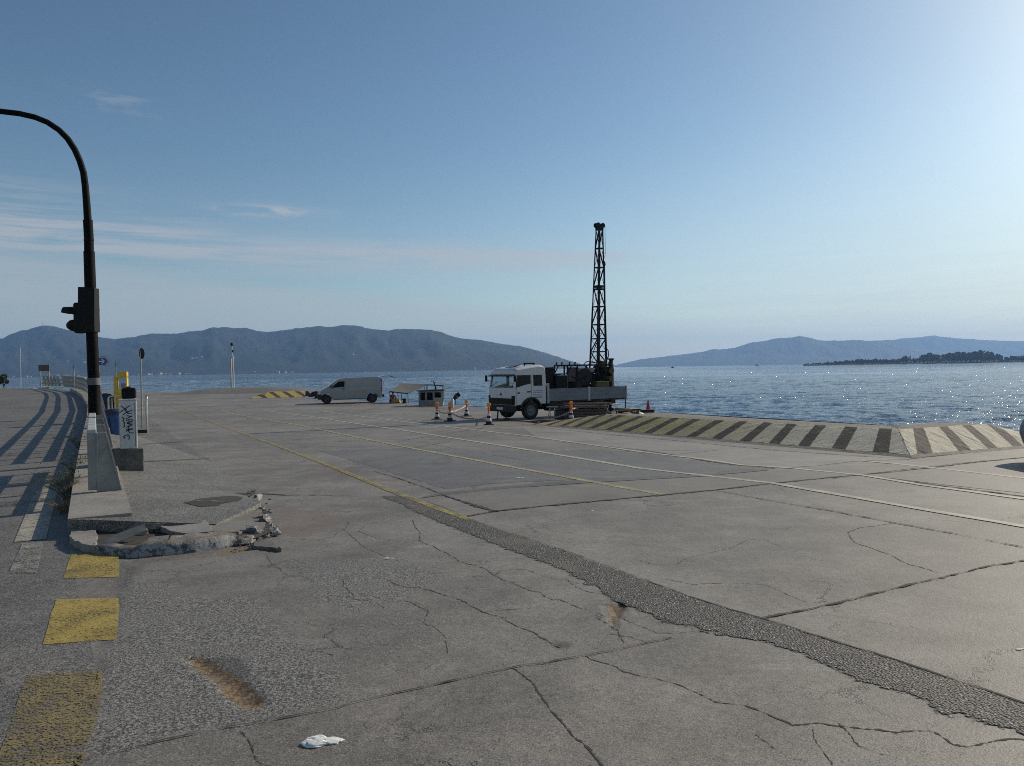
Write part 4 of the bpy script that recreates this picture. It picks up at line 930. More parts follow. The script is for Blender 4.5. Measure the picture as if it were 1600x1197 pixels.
for s in(1,-1):
    mb=MB(); mb.tube([(.90,s*.35,.40),(.95,s*.35,.02)],.035,8); mb.bx(.85,1.05,s*.35-.09,s*.35+.09,0,.03); mb.build('jack_leg',M_chassis,trk)
    mb=MB(); mb.bar((.945,s*.55-.30,1.50),(.90,s*.55+.15,1.72),.012); mb.build('wiper',M_black,trk)
mb=MB(); mb.prism([(.87,2.03),(1.0,1.97),(1.0,1.985),(.87,2.06)],-W+.03,W-.03); mb.build('sun_visor',M_dglass,trk)
mb=MB(); mb.box((.25,0,2.44),(.52,.6,.03),Matrix.Rotation(R(14),3,'Y')); mb.build('roof_hatch',M_grey,trk,bevel=.01)
mb=MB(); mb.bx(-.72,-.12,.28,.36,2.53,2.585); mb.bx(-.70,-.66,.29,.35,2.40,2.53); mb.bx(-.18,-.14,.29,.35,2.40,2.53); mb.build('roof_rack',M_black,trk)
mb=MB()
for s in (1,-1):
    mb.bx(-.35,.15,s*.52-.24,s*.52+.24,1.0,1.18); mb.box((-.38,s*.52,1.42),(.14,.46,.62),Matrix.Rotation(R(-10),3,'Y')); mb.box((-.44,s*.52,1.82),(.10,.26,.20))
mb.build('seats',M_seat,trk,bevel=.03)
mb=MB(); mb.bx(.55,.86,-W+.08,W-.08,1.0,1.40); mb.build('dashboard',M_black,trk,bevel=.03)
ring=[(.50+.10*math.cos(a)*.5,.52+.20*math.sin(a),1.52+.20*math.cos(a)*.8) for a in [2*math.pi*k/20 for k in range(21)]]
mb=MB(); mb.tube(ring,.014,6); mb.build('steering_wheel',M_black,trk)
# chassis and body
for s in(1,-1):
    mb=MB(); mb.bx(-5.55,.8,s*.40-.04,s*.40+.04,.50,.72); mb.build('chassis_rail',M_chassis,trk)
mb=MB(); mb.bx(-2.2,-1.05,.50,.98,.34,.74); mb.build('fuel_tank',M_chassis,trk,bevel=.06); mb=MB(); mb.bx(-1.9,-1.0,-.98,-.5,.34,.74); mb.build('tool_locker',M_chassis,trk,bevel=.02)
mb=MB(); mb.bx(-5.65,-.98,-W+.02,W-.02,.72,.80); mb.build('load_bed',M_chassis,trk)
BX=-5.72
for s in (1,-1):
    for (x0,x1) in ((-3.30,-1.0),(BX+.02,-3.42)):
        mb=MB(); mb.bx(x0,x1,s*(W+.02),s*(W-.015),.80,1.36)
        for z in (.80,.98,1.17,1.335): mb.bx(x0,x1,s*(W+.021),s*(W+.035),z,z+.03)
        mb.build('drop_side',M_bed,trk,bevel=.004)
    mb=MB(); mb.bx(-3.42,-3.30,s*(W-.03),s*(W+.045),.74,1.40); mb.build('stake',M_bedlt,trk,bevel=.006)
    mb=MB(); mb.bx(-1.0,-.90,s*(W-.03),s*(W+.045),.70,1.62); mb.build('stake',M_bedlt,trk,bevel=.006)
    mb=MB(); mb.bx(BX+.02,BX-.05,s*(W-.04),s*(W+.045),.72,1.40); mb.build('stake',M_bedlt,trk,bevel=.006)
    mb=MB(); mb.tube([(BX-.02,s*.97,.0),(BX-.02,s*.97,.9)],.028,8); mb.bx(BX-.12,BX+.08,s*.97-.10,s*.97+.10,0,.025); mb.build('jack_leg',M_chassis,trk)
    mb=MB(); mb.bx(-4.55,-3.35,s*.78-.16,s*.78+.16,.86,.88) ; mb.bx(-4.75,-4.72,s*.93-.15,s*.93+.15,.25,.78); mb.build('mudguard',M_chassis,trk)
mb=MB(); mb.bx(BX+.02,BX-.02,-W+.04,W-.04,.80,1.36); mb.build('tailboard',M_bed,trk)
mb=MB(); mb.bx(-.98,-.92,-W+.03,W-.03,.80,1.60); mb.build('headboard',M_bed,trk)
# load behind the cab
mb=MB(); mb.bx(-1.62,-1.06,-.70,.62,.80,2.36)
for k in range(6): mb.bx(-1.60+k*.095,-1.56+k*.095,.62,.64,.85,2.34)
mb.build('dark_crate',M_rig,trk,bevel=.01); mb=MB(); mb.bx(-2.30,-1.64,-.75,.80,.80,1.98); mb.build('dark_crate',M_black,trk,bevel=.03)
mb=MB(); mb.box((-1.98,.02,2.02),(.62,1.3,.05),Matrix.Rotation(R(3),3,'Y')); mb.build('crate_lid',M_rig,trk)
# rig frame
FZ=2.44; mb=MB()
for s in (1,-1):
    mb.bar((-2.50,s*.52,FZ),(-5.15,s*.52,FZ),.07)
    for x in (-2.50,-3.10): mb.bar((x,s*.52,.80),(x,s*.52,FZ),.06)
    mb.bar((-2.53,s*.52,FZ-.35),(-2.75,s*.52,FZ),.04)
    for x in (-2.62,-2.95): mb.bar((x,s*.52,FZ),(x-.02,s*.52,FZ+.16),.05)
for x in (-2.50,-3.10,-4.55,-5.3): mb.bar((x,-.52,FZ-.01),(x,.52,FZ-.01),.06)
mb.bar((-4.25,.50,FZ-.05),(-4.65,.50,1.45),.08); mb.bar((-4.45,-.50,FZ-.05),(-4.85,-.50,1.45),.08)
mb.tube([(-3.5,.5,FZ+.02),(-3.7,.5,FZ+.17),(-4.0,.5,FZ+.19),(-4.3,.5,FZ+.10),(-4.5,.5,FZ-.10)],.022,8)
mb.build('rig_frame',M_rig,trk)
mb=MB(); mb.bx(-3.12,-2.56,.44,.47,1.66,2.34); mb.build('side_panel',M_tan,trk); mb=MB(); mb.bx(-4.15,-3.15,.30,.50,2.08,2.30); mb.build('tool_tray',M_bed,trk,bevel=.02)
mb=MB(); mb.lathe([(.16,-.42),(.43,-.42),(.43,-.38),(.27,-.36),(.27,.36),(.43,.38),(.43,.42),(.16,.42)],(-3.55,.12,1.86),24,'y'); wn=mb.build('winch_drum',M_rust,trk,smooth=35)
mb=MB(); mb.lathe([(.30,-.34)]+[(.34 if i%2 else .315,-.33+i*.04) for i in range(17)]+[(.30,.34)],(-3.55,.12,1.86),24,'y'); mb.build('wire_rope',M_olive,wn,smooth=35)
mb=MB(); mb.bx(-4.2,-2.95,-.60,.35,.80,1.50); mb.bx(-3.95,-3.35,-.70,-.2,1.5,1.95); mb.build('engine',M_rust,trk,bevel=.05)
mb=MB(); mb.lathe([(.20,-.2),(.20,.2)],(-3.0,.55,1.42),16,'y'); mb.lathe([(.13,-.12),(.13,.12)],(-4.15,.55,1.45),14,'y'); mb.tube([(-3.05,-.2,1.5),(-3.05,-.2,2.0),(-3.0,-.2,2.1)],.05,8); mb.build('pulleys',M_rust,trk,smooth=40)
mb=MB(); mb.bx(-4.72,-3.95,.52,.96,1.36,1.60); mb.bx(-4.77,-3.91,.50,.98,1.60,1.635); mb.build('tool_box',M_olive,trk,bevel=.012)
# rotary head and gear at the mast foot
mb=MB(); mb.bx(-5.20,-4.72,-.50,.52,.80,2.0); mb.bx(-5.10,-4.8,-.3,.58,2.0,2.34); mb.build('gear_housing',M_rust,trk,bevel=.05)
mb=MB(); mb.lathe([(.22,0),(.22,.10),(.16,.14),(.16,.30),(.10,.32)],(-4.9,.30,2.32),18); mb.lathe([(.12,-.2),(.12,.2)],(-5.0,.60,1.75),14,'y'); mb.lathe([(.16,-.03),(.16,.03)],(-5.12,.66,2.15),14,'y'); mb.build('rotary_head',M_olive,trk,smooth=40)
mb=MB(); mb.lathe([(.13,.85),(.13,2.45),(.10,2.5),(.10,2.66),(.14,2.68),(.14,2.76)],(-5.32,.42,0),16); mb.lathe([(.10,1.2),(.10,2.6)],(-5.15,.55,0),14); mb.build('hydraulic_cylinder',M_rig,trk,smooth=40)
# mast
MT=9.42; lean=.24
def mp(x,y,z):      # x,y in -1..1 corners, z height: tapered leaning mast
    k=(z-1.2)/(MT-1.2); hw=.325*(1-k)+.108*k if k<1 else .108
    return Vector((-4.80-lean*k+x*hw,y*hw,z))
lv=[1.2,2.05,2.55,3.1,3.75,4.45,5.35,6.35,7.3,8.25,9.20]
mb=MB()
for x in(1,-1):
    for y in(1,-1):
        for a,b in zip([.8]+lv[:-1],lv): mb.bar(mp(x,y,a),mp(x,y,b),.070 if a<5.3 else .052)
mb.build('mast_legs',M_rig,trk)
mb=MB()
for i,z in enumerate(lv[1:]):
    t_=.055 if abs(z-6.35)>.1 else .10
    for a,b in (((1,1),(-1,1)),((-1,1),(-1,-1)),((-1,-1),(1,-1)),((1,-1),(1,1))): mb.bar(mp(*a,z),mp(*b,z),t_*.8,t_)
z=6.22
for a,b in (((1,1),(-1,1)),((-1,-1),(1,-1)),((1,-1),(1,1)),((-1,1),(-1,-1))): mb.bar(mp(*a,z),mp(*b,z),.05,.07)
mb.build('mast_rungs',M_rig,trk)
mb=MB()
for i,(a,b) in enumerate(zip(lv[:-1],lv[1:])):
    f=1 if i%2 else -1
    for (c1,c2) in (((1,1),(-1,1)),((-1,1),(-1,-1)),((-1,-1),(1,-1)),((1,-1),(1,1))):
        p,q=(c1,c2) if f>0 else (c2,c1); near_=(c1,c2) in (((1,1),(-1,1)),((1,-1),(1,1))); mb.bar(mp(*p,a),mp(*q,b),.046 if near_ else .016)
for k in range(20):  # ladder on one face
    z=2.3+k*.34; p=mp(1,1,z); q=mp(-1,1,z); mb.bar(p,p.lerp(q,.42),.018)
mb.build('mast_bracing',M_rig,trk)
mb=MB(); mb.bar(mp(0,0,2.0),mp(0,0,9.2),.05); mb.bar(mp(.25,.1,2.0),mp(.2,.1,9.1),.04); mb.build('drill_string',M_rig,trk)
mb=MB(); tp=mp(0,0,9.3); mb.bx(tp.x-.15,tp.x+.15,-.15,.15,9.16,9.34); 
for dx in(-.15,.15): mb.lathe([(.10,-.13),(.125,-.13),(.125,-.07),(.095,-.03),(.095,.03),(.125,.07),(.125,.13),(.10,.13)],(tp.x+dx,0,9.40),18,'y')
mb.build('crown_sheaves',M_rig,trk,bevel=.01)
mb=MB(); mb.tube([(tp.x-.28,.10,9.38),(tp.x-.28,.1,8.0),mp(-1.25,.3,7.55)],.010,5); mb.build('hoist_wire',M_black,trk)
mb=MB(); mb.tube([mp(-1.22,.6,2.7),mp(-1.25,.6,4.5),mp(-1.4,.6,6),mp(-1.55,.6,7.4)],.045,8); mb.lathe([(.05,-.06),(.085,0),(.05,.16)],tuple(mp(-1.55,.6,7.45)),10); mb.build('riser_pipe',M_rig,trk,smooth=50)
mb=MB(); mb.tube([mp(-1.0,1,3.3),mp(-1.5,1,3.15),mp(-1.55,1,2.9),mp(-1.2,1,2.7)],.03,8); mb.build('hose',M_grey,trk,smooth=50)
random.seed(21)
for k_ in range(7):
    a_=Vector((random.uniform(-4.2,-2.6),random.uniform(.1,.6),random.uniform(1.6,2.4))); b_=Vector((random.uniform(-5.1,-3.6),random.uniform(.2,.62),random.uniform(1.5,2.5))); m_=(a_+b_)/2-Vector((0,-.1,random.uniform(.15,.4)))
    mb=MB(); mb.tube([a_.lerp(m_,u).lerp(m_.lerp(b_,u),u) for u in [i/10 for i in range(11)]],random.choice([.016,.022,.03]),6); mb.build('hydraulic_hose',M_black,trk,smooth=60)
mb=MB(); mb.tube([mp(1.3,1,3.50),(-3.82,.5,FZ)],.022,6); mb.bar(mp(1,1,3.50),mp(1.35,1,3.50),.05); mb.build('stay_rod',M_rig,trk)
# ------------------------------------------------------------------ shells for the van and the car
def shell(root,prof,bott,belt,wl,wu,zt,m,inset=.0):
    """prof: roofline front->rear above belt; bott: underside with arches rear->front"""
    def yw(z): return wl if z<=belt else wl+(wu-wl)*(z-belt)/(zt-belt)
    low=[prof[0]]+[prof[-1]]+bott; mb=MB()
    for s in (1,-1):
        mb.add([(x,s*yw(z),z) for x,z in low],[tuple(range(len(low)))]); mb.add([(x,s*yw(z),z) for x,z in prof],[tuple(range(len(prof)))])
    out=prof+bott
    for (a,b) in zip(out,out[1:]+out[:1]):
        mb.add([(a[0],yw(a[1]),a[1]),(b[0],yw(b[1]),b[1]),(b[0],-yw(b[1]),b[1]),(a[0],-yw(a[1]),a[1])],[(0,1,2,3)])
    me=bpy.data.meshes.new('body'); me.from_pydata(mb.v,[],mb.f); bm=bmesh.new(); bm.from_mesh(me)
    bmesh.ops.remove_doubles(bm,verts=bm.verts,dist=1e-4); bmesh.ops.recalc_face_normals(bm,faces=bm.faces); bm.to_mesh(me); bm.free()
    o=link('body',me,m,root); b=o.modifiers.new('bevel','BEVEL'); b.width=.05; b.segments=3; b.limit_method='ANGLE'; b.angle_limit=R(42); b.harden_normals=False
    return o,yw
pv1=P(511,631); pv2=P(582.5,629); hd_=(pv1-pv2); hd_.z=0; WB=hd_.length; hv=math.atan2(hd_.y,hd_.x)
fv=Vector((math.cos(hv),math.sin(hv),0)); lv_=Vector((-fv.y,fv.x,0))
# camera side is the van's left side
orgv=pv1-lv_*.82*(1 if lv_.y<0 else -1); orgv.z=zq(orgv.y); sgn=1
van=empty('van',orgv,hv,'cream panel van parked at the water edge with its tailgate raised','van')
kv=pv1.y/1200; X_=lambda px:-(px-511)*kv*1.01; Z_=lambda py:(631-(py))*kv
prof=[(X_(502),.98),(X_(504),1.06),(X_(512.5),1.28),(X_(516),1.36),(X_(528),1.82),(X_(533),1.90),(X_(541),1.93),(X_(560),1.96),(X_(580),1.975),(X_(591),1.965),(X_(593.5),1.90),(X_(596.3),.98)]
rr=.345; fx=0; rx=-WB
bott=[(X_(596.6),.55),(rx-.62,.36)]+[(rx-.46,.36)]+arc(rx,.34,.43,170,10,12)[0:]+[(rx+.46,.30),(fx-.46,.28)]+arc(fx,.34,.43,172,8,12)+[(fx+.47,.30),(X_(501),.34),(X_(499.5),.55),(X_(500),.72)]
vb,yw=shell(van,prof,bott,.98,.92,.78,1.975,M_van)
for x in (fx,rx):
    for s in (1,-1): wheel(van,x,s*.80,rr,.20,s,M_hub,spokes=5)
def vp(px,py,s,off=.005):
    z=Z_(py); return (X_(px),s*(yw(z)+off),z)
for s in (1,-1):
    pane('side_window',[vp(a,b,s) for a,b in ((518.5,606.2),(538,605.2),(538.2,596.2),(529.5,596.6),(524,600.5))],M_dglass,van)
    mb=MB(); mb.bx(X_(516),X_(520.5),s*.93,s*1.08,Z_(606.5),Z_(602)); mb.build('mirror',M_black if s<0 else M_grey,van,bevel=.03)
    mb=MB(); mb.bx(X_(538),X_(533.8),s*.925,s*.955,Z_(608.6),Z_(607.4)); mb.build('door_handle',M_black,van,bevel=.008)
    mb=MB(); 
    for px in (540,): 
        a=vp(px,620,s,.003); b=vp(px,605,s,.003); c=vp(px,595.5,s,.003); mb.bar(a,b,.006,.012); mb.bar(b,c,.006,.012)
    a=vp(541,604.5,s,.003); b=vp(592,603.5,s,.003); mb.bar(a,b,.004,.010)
    mb.build('door_seam',M_grey,van)
    mb=MB(); mb.bx(rx+.5,fx-.5,s*.90,s*.935,.30,.36); mb.build('sill',M_grey,van)
    mb=MB(); mb.bx(X_(594.5),X_(596.2),s*.76,s*.925,.85,1.25); mb.build('tail_light',M_red,van)
    mb=MB(); mb.bx(X_(503.5),X_(501.0),s*.55,s*.87,.70,.90); mb.build('headlight',M_refl,van,bevel=.03)
mb=MB(); mb.bx(X_(504.5),X_(497.6),-.935,.935,.32,.70); mb.build('front_bumper',M_chassis,van,bevel=.05); mb=MB(); mb.bx(X_(599.5),X_(592),-.9,.9,.42,.62); mb.bx(X_(602),X_(599),-.06,.06,.42,.48); mb.build('rear_bumper',M_chassis,van,bevel=.03)
pane('windscreen',[(X_(514)+.012,-.74,1.31),(X_(514)+.012,.74,1.31),(X_(526.5)+.016,.70,1.78),(X_(526.5)+.016,-.70,1.78)],M_dglass,van)
# raised tailgate
def tg(z,xx): return xx
prf=[(X_(592.5),1.98),(X_(600),2.06),(X_(610),2.07),(X_(619),1.90),(X_(618.6),1.87),(X_(609.5),2.02),(X_(600),2.00)]
mb=MB(); mb.prism(prf,-.76,.76); mb.build('tailgate',M_van,van,bevel=.015)
for s in(1,-1): mb=MB(); mb.tube([(X_(595.5),s*.76,1.25),(X_(603.5),s*.74,2.0)],.012,6); mb.build('gas_strut',M_black,van)
mb=MB(); mb.bx(X_(595.8)-.012,X_(595.8)-.002,-.70,.70,.68,1.84); mb.build('load_opening',M_black,van)
# dark car cut off by the right side of the photograph
cc=P(1600,736); car=empty('car',(cc.x+2.93,cc.y+.55,zq(cc.y)),R(180-6),'dark grey car whose rounded nose just enters at the right edge','car')
prc=[(2.0,.78),(1.55,.90),(.95,.97),(.75,1.02),(.05,1.42),(-.55,1.46),(-1.1,1.40),(-1.75,1.02),(-1.95,.80)]
btc=[(-2.0,.35),(-1.55,.22)]+arc(-1.22,.31,.37,172,8,10)+[(-.8,.20),(.85,.20)]+arc(1.25,.31,.37,172,8,10)+[(1.66,.20),(1.98,.24),(2.07,.50),(2.05,.65)]
M_car=mat('dark_grey_car_paint',(.16,.165,.18),.3,.3,.1,3,coat=.6)
cb,yw2=shell(car,prc,btc,.80,.86,.62,1.46,M_car); cb.modifiers['bevel'].width=.10; cb.modifiers['bevel'].segments=4
for x in (1.25,-1.22):
    for s in(1,-1): wheel(car,x,s*.74,.31,.2,s,M_rim)
for s in(1,-1):
    pane('side_window',[(x,s*(yw2(z)+.006),z) for x,z in ((.62,1.06),(.10,1.36),(-.5,1.39),(-1.0,1.34),(-1.3,1.10))],M_dglass,car)
    mb=MB(); mb.bx(1.90,2.02,s*.50,s*.78,.60,.72); mb.build('headlight',M_refl,car,bevel=.03)
pane('windscreen',[(.72,-.66,1.06),(.72,.66,1.06),(.10,.58,1.40),(.10,-.58,1.40)],M_dglass,car)
mb=MB(); mb.bx(1.9,2.085,-.6,.6,.20,.34); mb.build('bumper_lip',M_chassis,car,bevel=.03)
# ------------------------------------------------------------------ boats
def hull(name,root,L,B,fb,m,rim=M_hullw,sheer=.25,n=14):
    """bow towards +x, origin at the waterline amidships"""
    secs=[];top=[]
    for i in range(n+1):
        u=i/n; x=-L/2+L*u; k=(1-max(0,(u-.45)/.55)**2.2); b=B/2*max(.03,k)*(1 if u>.06 else .92); zt=fb+sheer*max(0,(u-.4)/.6)**2+.05*(1-u)
        secs.append([(x,-b,zt),(x,-b*.86,.10),(x,-b*.35,-.25),(x,b*.35,-.25),(x,b*.86,.10),(x,b,zt),(x,b*.9,zt-.02),(x,b*.75,.16),(x,-b*.75,.16),(x,-b*.9,zt-.02)])
        top.append((x,b,zt))
    mb=MB(); mb.loft(secs); o=mb.build(name,m,root,smooth=45)
    for s in(1,-1): mb=MB(); mb.tube([(x,s*b,z+.01) for x,b,z in top],.035,6); mb.build('gunwale',rim,o,smooth=60)
    return o
# open boat with a canopy
yb=58.0; kb=yb/1200; c=at(640,628,yb); bt=empty('canopy_boat',(c.x,yb+.4,SEA),R(176),'low dark boat under a sloping grey canvas canopy on thin poles','boat')
hull('hull',bt,4.6,1.7,.85,M_hulld,M_hulld)
B=lambda px,py,y: Vector(at(px,py,y))-bt.location
def bl(px,py,y):
    v=Vector(at(px,py,y))-bt.location; return Matrix.Rotation(-R(176),3,'Z')@v
cor=[bl(609,611,yb-.9),bl(637.5,614.5,yb-.8),bl(668,600.5,yb+1.1),bl(627,599,yb+1.2)]
mb=MB(); N=10
for th in (0,-.03):
    vs=[]
    for i in range(N+1):
        for j in range(N+1):
            u,v=i/N,j/N; p=(cor[0].lerp(cor[1],u)).lerp(cor[3].lerp(cor[2],u),v); p=p+Vector((0,0,th-.10*math.sin(math.pi*u)*math.sin(math.pi*v)*.5)); vs.append(p)
    mb.add(vs,[(i*(N+1)+j,i*(N+1)+j+1,(i+1)*(N+1)+j+1,(i+1)*(N+1)+j) for i in range(N) for j in range(N)])
mb.build('canopy',M_canvas,bt,smooth=60)
for i,(c_,px) in enumerate(((cor[0],0),(cor[1],0),(cor[2],0),(cor[3],0),(cor[0].lerp(cor[1],.45),0))):
    mb=MB(); mb.tube([c_+Vector((.02,0,-.02)),Vector((c_.x*.96,c_.y*.9,.75))],.024,6); mb.build('canopy_pole',M_signback,bt)
mb=MB(); mb.tube([cor[0]-Vector((0,0,.04)),cor[1]-Vector((0,0,.04))],.03,6); mb.build('canopy_bar',M_black,bt)
# cabin boat
yb=52.5; c=at(690,636,yb); cbt=empty('cabin_boat',(c.x-.3,yb+.35,SEA),R(180),'small pale cabin boat with dark roof and tilted black outboard moored at the quay','boat')
def cl_(px,py,y=yb): v=Vector(at(px,py,y))-cbt.location; return Vector((-v.x,-v.y,v.z))
hull('hull',cbt,4.4,1.9,.80,M_hullw,M_hulld,.3)
a=cl_(655,611); b=cl_(692,609); zt=a.z; zb_=.75
x0,x1=b.x,a.x
mb=MB(); t_=.05
def wallq(xa,xb,za,zb2,y): mb.bx(min(xa,xb),max(xa,xb),y-.025,y+.025,za,zb2)
for y in(-.62,.62):
    wallq(x0,x1,zb_,zt-.62,y); wallq(x0,x1,zt-.10,zt,y)
    for u in (0,.34,.66,.93): wallq(x0+(x1-x0)*u,x0+(x1-x0)*u+.12,zt-.62,zt-.10,y)
for x in(x0+.025,x1-.025):
    mb.bx(x-.025,x+.025,-.62,.62,zb_,zt-.62); mb.bx(x-.025,x+.025,-.62,.62,zt-.1,zt)
    for y in (-.6,0,.6): mb.bx(x-.025,x+.025,y-.05,y+.05,zt-.62,zt-.1)
cbn=mb.build('cabin',mat('dull_cabin_paint',(.24,.235,.22),.6,0,.25,5,(.10,.07,.05),.5),cbt)
mb=MB(); mb.prism([(x0-.14,zt),(x1+.14,zt-.02),(x1+.14,zt+.05),(x0-.14,zt+.09)],-.74,.74); mb.build('roof',M_hulld,cbt,bevel=.02)
for y in(-.62,.62): pane('window',[(x0+.05,y,zt-.62),(x1-.05,y,zt-.62),(x1-.05,y,zt-.1),(x0+.05,y,zt-.1)],M_dglass,cbt)
mb=MB(); mb.bx(x1-.62,x1+.02,-.66,.60,zb_+.05,zt-.04); mb.build('wheelhouse_opening',M_hulld,cbt)
p=cl_(681,608.5); q=cl_(677,596); mb=MB(); mb.tube([(p.x,0,zt),(q.x,0,q.z)],.05,8); mb.tube([(q.x-.12,0,q.z-.1),(q.x+.2,0,q.z+.0)],.02,6); mb.build('mast',M_hulld,cbt)
p=cl_(664,601.5); q=cl_(692,602.5); mb=MB()
for y in(-.5,.5): mb.tube([(p.x,y,p.z),(q.x,y,q.z)],.022,6); mb.tube([(q.x,y,q.z),(q.x,y,zt)],.02,6); mb.tube([(p.x,y,p.z),(p.x,y,zt)],.02,6)
mb.build('awning_frame',M_signback,cbt); mb=MB(); mb.bx(q.x-.05,q.x+.55,-.5,.5,q.z-.03,q.z+.03); mb.build('roof_board',M_hulld,cbt)
# tilted outboard motor
o1=cl_(709,622); ob=MB(); ob.tube([(o1.x+.35,0,o1.z-.45),(o1.x,0,o1.z-.05),(o1.x-.16,0,o1.z+.12)],[.05,.08,.09],8); om=ob.build('outboard_leg',M_black,cbt,smooth=50)
mb=MB(); mb.box((o1.x-.22,0,o1.z+.16),(.46,.34,.30),Matrix.Rotation(R(38),3,'Y')); mb.build('engine_cowl',M_black,om,bevel=.09,seg=4)
mb=MB(); mb.box((o1.x-.10,.22,o1.z+.02),(.30,.24,.22),Matrix.Rotation(R(38),3,'Y')); mb.build('engine_bracket',M_chassis,om,bevel=.04)
for k in range(3): mb=MB(); a_=k*2.1; mb.box((o1.x+.40,.10*math.cos(a_),o1.z-.5+.10*math.sin(a_)),(.02,.10,.14),Matrix.Rotation(a_,3,'X')); mb.build('propeller_blade',M_chassis,om,bevel=.02)
mb=MB(); mb.tube([(o1.x-.1,.3,o1.z-.5),(o1.x-.1,.3,o1.z+.35)],.03,6); mb.tube([(o1.x+.9,.3,o1.z-.6),(o1.x+.9,.3,o1.z+.05)],.025,6); mb.build('stern_post',M_hulld,cbt)
# lumps of gear and the bow stand-in by the cabin boat
def lump(name,m,c,d,seed,parent=None,sub=3,amp=.25):
    bm=bmesh.new(); bmesh.ops.create_icosphere(bm,subdivisions=sub,radius=1)
    r=np.random.default_rng(seed); co=np.array([v.co for v in bm.verts]); nz=np.zeros(len(co))
    for k in range(10):
        w_=r.normal(size=3)*(1.2+.5*k); nz+=np.sin(co@w_+r.uniform(0,6))*amp/(1+.45*k)
    for v,n_ in zip(bm.verts,nz):
        f=1+n_*.5; v.co=Vector((c[0]+v.co.x*f*d[0],c[1]+v.co.y*f*d[1],c[2]+max(-.35,v.co.z)*f*d[2]+.0))
    me=bpy.data.meshes.new(name); bm.to_mesh(me); bm.free(); o=link(name,me,m,parent)
    me.polygons.foreach_set('use_smooth',[True]*len(me.polygons)); return o
E_=lambda px,py,yy=None:P(px,py)
p=P(686,634.8); o=empty('bow_tub',p,R(8),'pale tapered tub shape standing in for the white bow of the cabin boat','tub'); mb=MB(); mb.loft([[(-.22*q,-.16*q,z),(.22*q,-.16*q,z),(.22*q,.16*q,z),(-.22*q,.16*q,z)] for q,z in ((1,0),(1.55,.5),(1.66,.5),(1.66,.56),(1.5,.56),(.95,.06))]); mb.build('shell',M_hullw,o,bevel=.01)  # tapered tub form standing in for the white bow of the boat
p=P(672,633.5); o=lump('net_pile',M_rust,(0,0,0),(.40,.25,.40),9); o.location=(p.x,p.y,p.z+.13); tag(o,'rust brown pile of gear beside the pale tub that stands in for the boat bow','net pile')
p=P(619,629.5); o=lump('net_pile',M_net,(0,0,0),(.36,.3,.24),13,amp=.4); o.location=(p.x,p.y-.15,p.z+.07); tag(o,'yellow and orange fishing net heaped beside the seated person','net pile')
p=P(493,622.8); o=lump('net_pile',M_rust,(0,0,0),(.42,.3,.30),17,amp=.4); o.location=(p.x,p.y,p.z+.30); tag(o,'dark bundle of gear on a bollard just ahead of the van nose','net pile')
mb=MB(); mb.lathe([(.22,0),(.22,.05),(.13,.08),(.12,.24),(.2,.28),(.18,.34),(0,.36)],n=16); bo=mb.build('bollard',M_black,smooth=40); bo.location=(p.x,p.y+.25,p.z); tag(bo,'black mooring bollard under the dark bundle ahead of the van','bollard')
p=P(632,630.2); bo2=bo.copy(); COL.objects.link(bo2); bo2.location=p; tag(bo2,'black mooring bollard on the quay edge below the grey canopy','bollard')
p=P(707,637.2); mb=MB(); mb.lathe([(.10,0),(.10,.52),(.07,.56),(0,.57)],n=12); o=mb.build('mooring_post',M_refl,smooth=40); o.location=p; tag(o,'short white post on the quay edge behind the traffic cones','post')
# ------------------------------------------------------------------ seated person mending nets
p=P(613,629.2); pe=empty('person',(p.x,p.y,p.z),R(-60),'person in red top and dark trousers sitting on the quay edge beside yellow net','person')
def skin_body(name,joints,edges,m,parent,sub=2):
    me=bpy.data.meshes.new(name); me.from_pydata([j[:3] for j in joints],edges,[]); o=link(name,me,m,parent)
    sk=o.modifiers.new('skin','SKIN'); d=me.skin_vertices[0].data
    for i,j in enumerate(joints): d[i].radius=(j[3],j[4] if len(j)>4 else j[3])
    d[0].use_root=True; s_=o.modifiers.new('sub','SUBSURF'); s_.levels=sub; s_.render_levels=sub; return o
Jn=[(0,0,.14,.15,.12),(.02,0,.30,.14,.11),(.05,0,.46,.16,.11),(.09,0,.56,.09,.08),(.12,0,.63,.05,.05),(.15,0,.70,.075,.085),(.165,0,.79,.085,.095),
    (.07,.17,.53,.055),(.20,.22,.35,.042),(.40,.13,.26,.032),(.48,.10,.24,.03),(.07,-.17,.53,.055),(.20,-.22,.35,.042),(.40,-.12,.24,.032),(.48,-.09,.22,.03),
    (.05,.10,.12,.09),(.42,.16,.34,.07),(.52,.14,.06,.045),(.66,.15,.04,.035),(.05,-.10,.12,.09),(.44,-.16,.30,.07),(.56,-.14,.06,.045),(.70,-.15,.04,.035)]
Ed=[(0,1),(1,2),(2,3),(3,4),(4,5),(5,6),(3,7),(7,8),(8,9),(9,10),(3,11),(11,12),(12,13),(13,14),(0,15),(15,16),(16,17),(17,18),(0,19),(19,20),(20,21),(21,22)]
skin_body('body',Jn,Ed,M_skin,pe)
Js=[(0,0,.17,.17,.14),(.02,0,.30,.16,.13),(.05,0,.46,.18,.13),(.085,0,.55,.11,.10),(.07,.18,.53,.07),(.20,.225,.35,.056),(.07,-.18,.53,.07),(.20,-.225,.35,.056)]
skin_body('red_top',Js,[(0,1),(1,2),(2,3),(3,4),(4,5),(3,6),(6,7)],M_shirt,pe)
Jt=[(0,0,.13,.17,.13),(.05,.10,.12,.105),(.42,.16,.34,.085),(.51,.145,.10,.06),(.05,-.10,.12,.105),(.44,-.16,.30,.085),(.55,-.145,.10,.06)]
skin_body('trousers',Jt,[(0,1),(1,2),(2,3),(0,4),(4,5),(5,6)],M_trous,pe)
o=lump('hair',M_hair,(.145,0,.80),(.105,.095,.11),3,pe,3,.06)
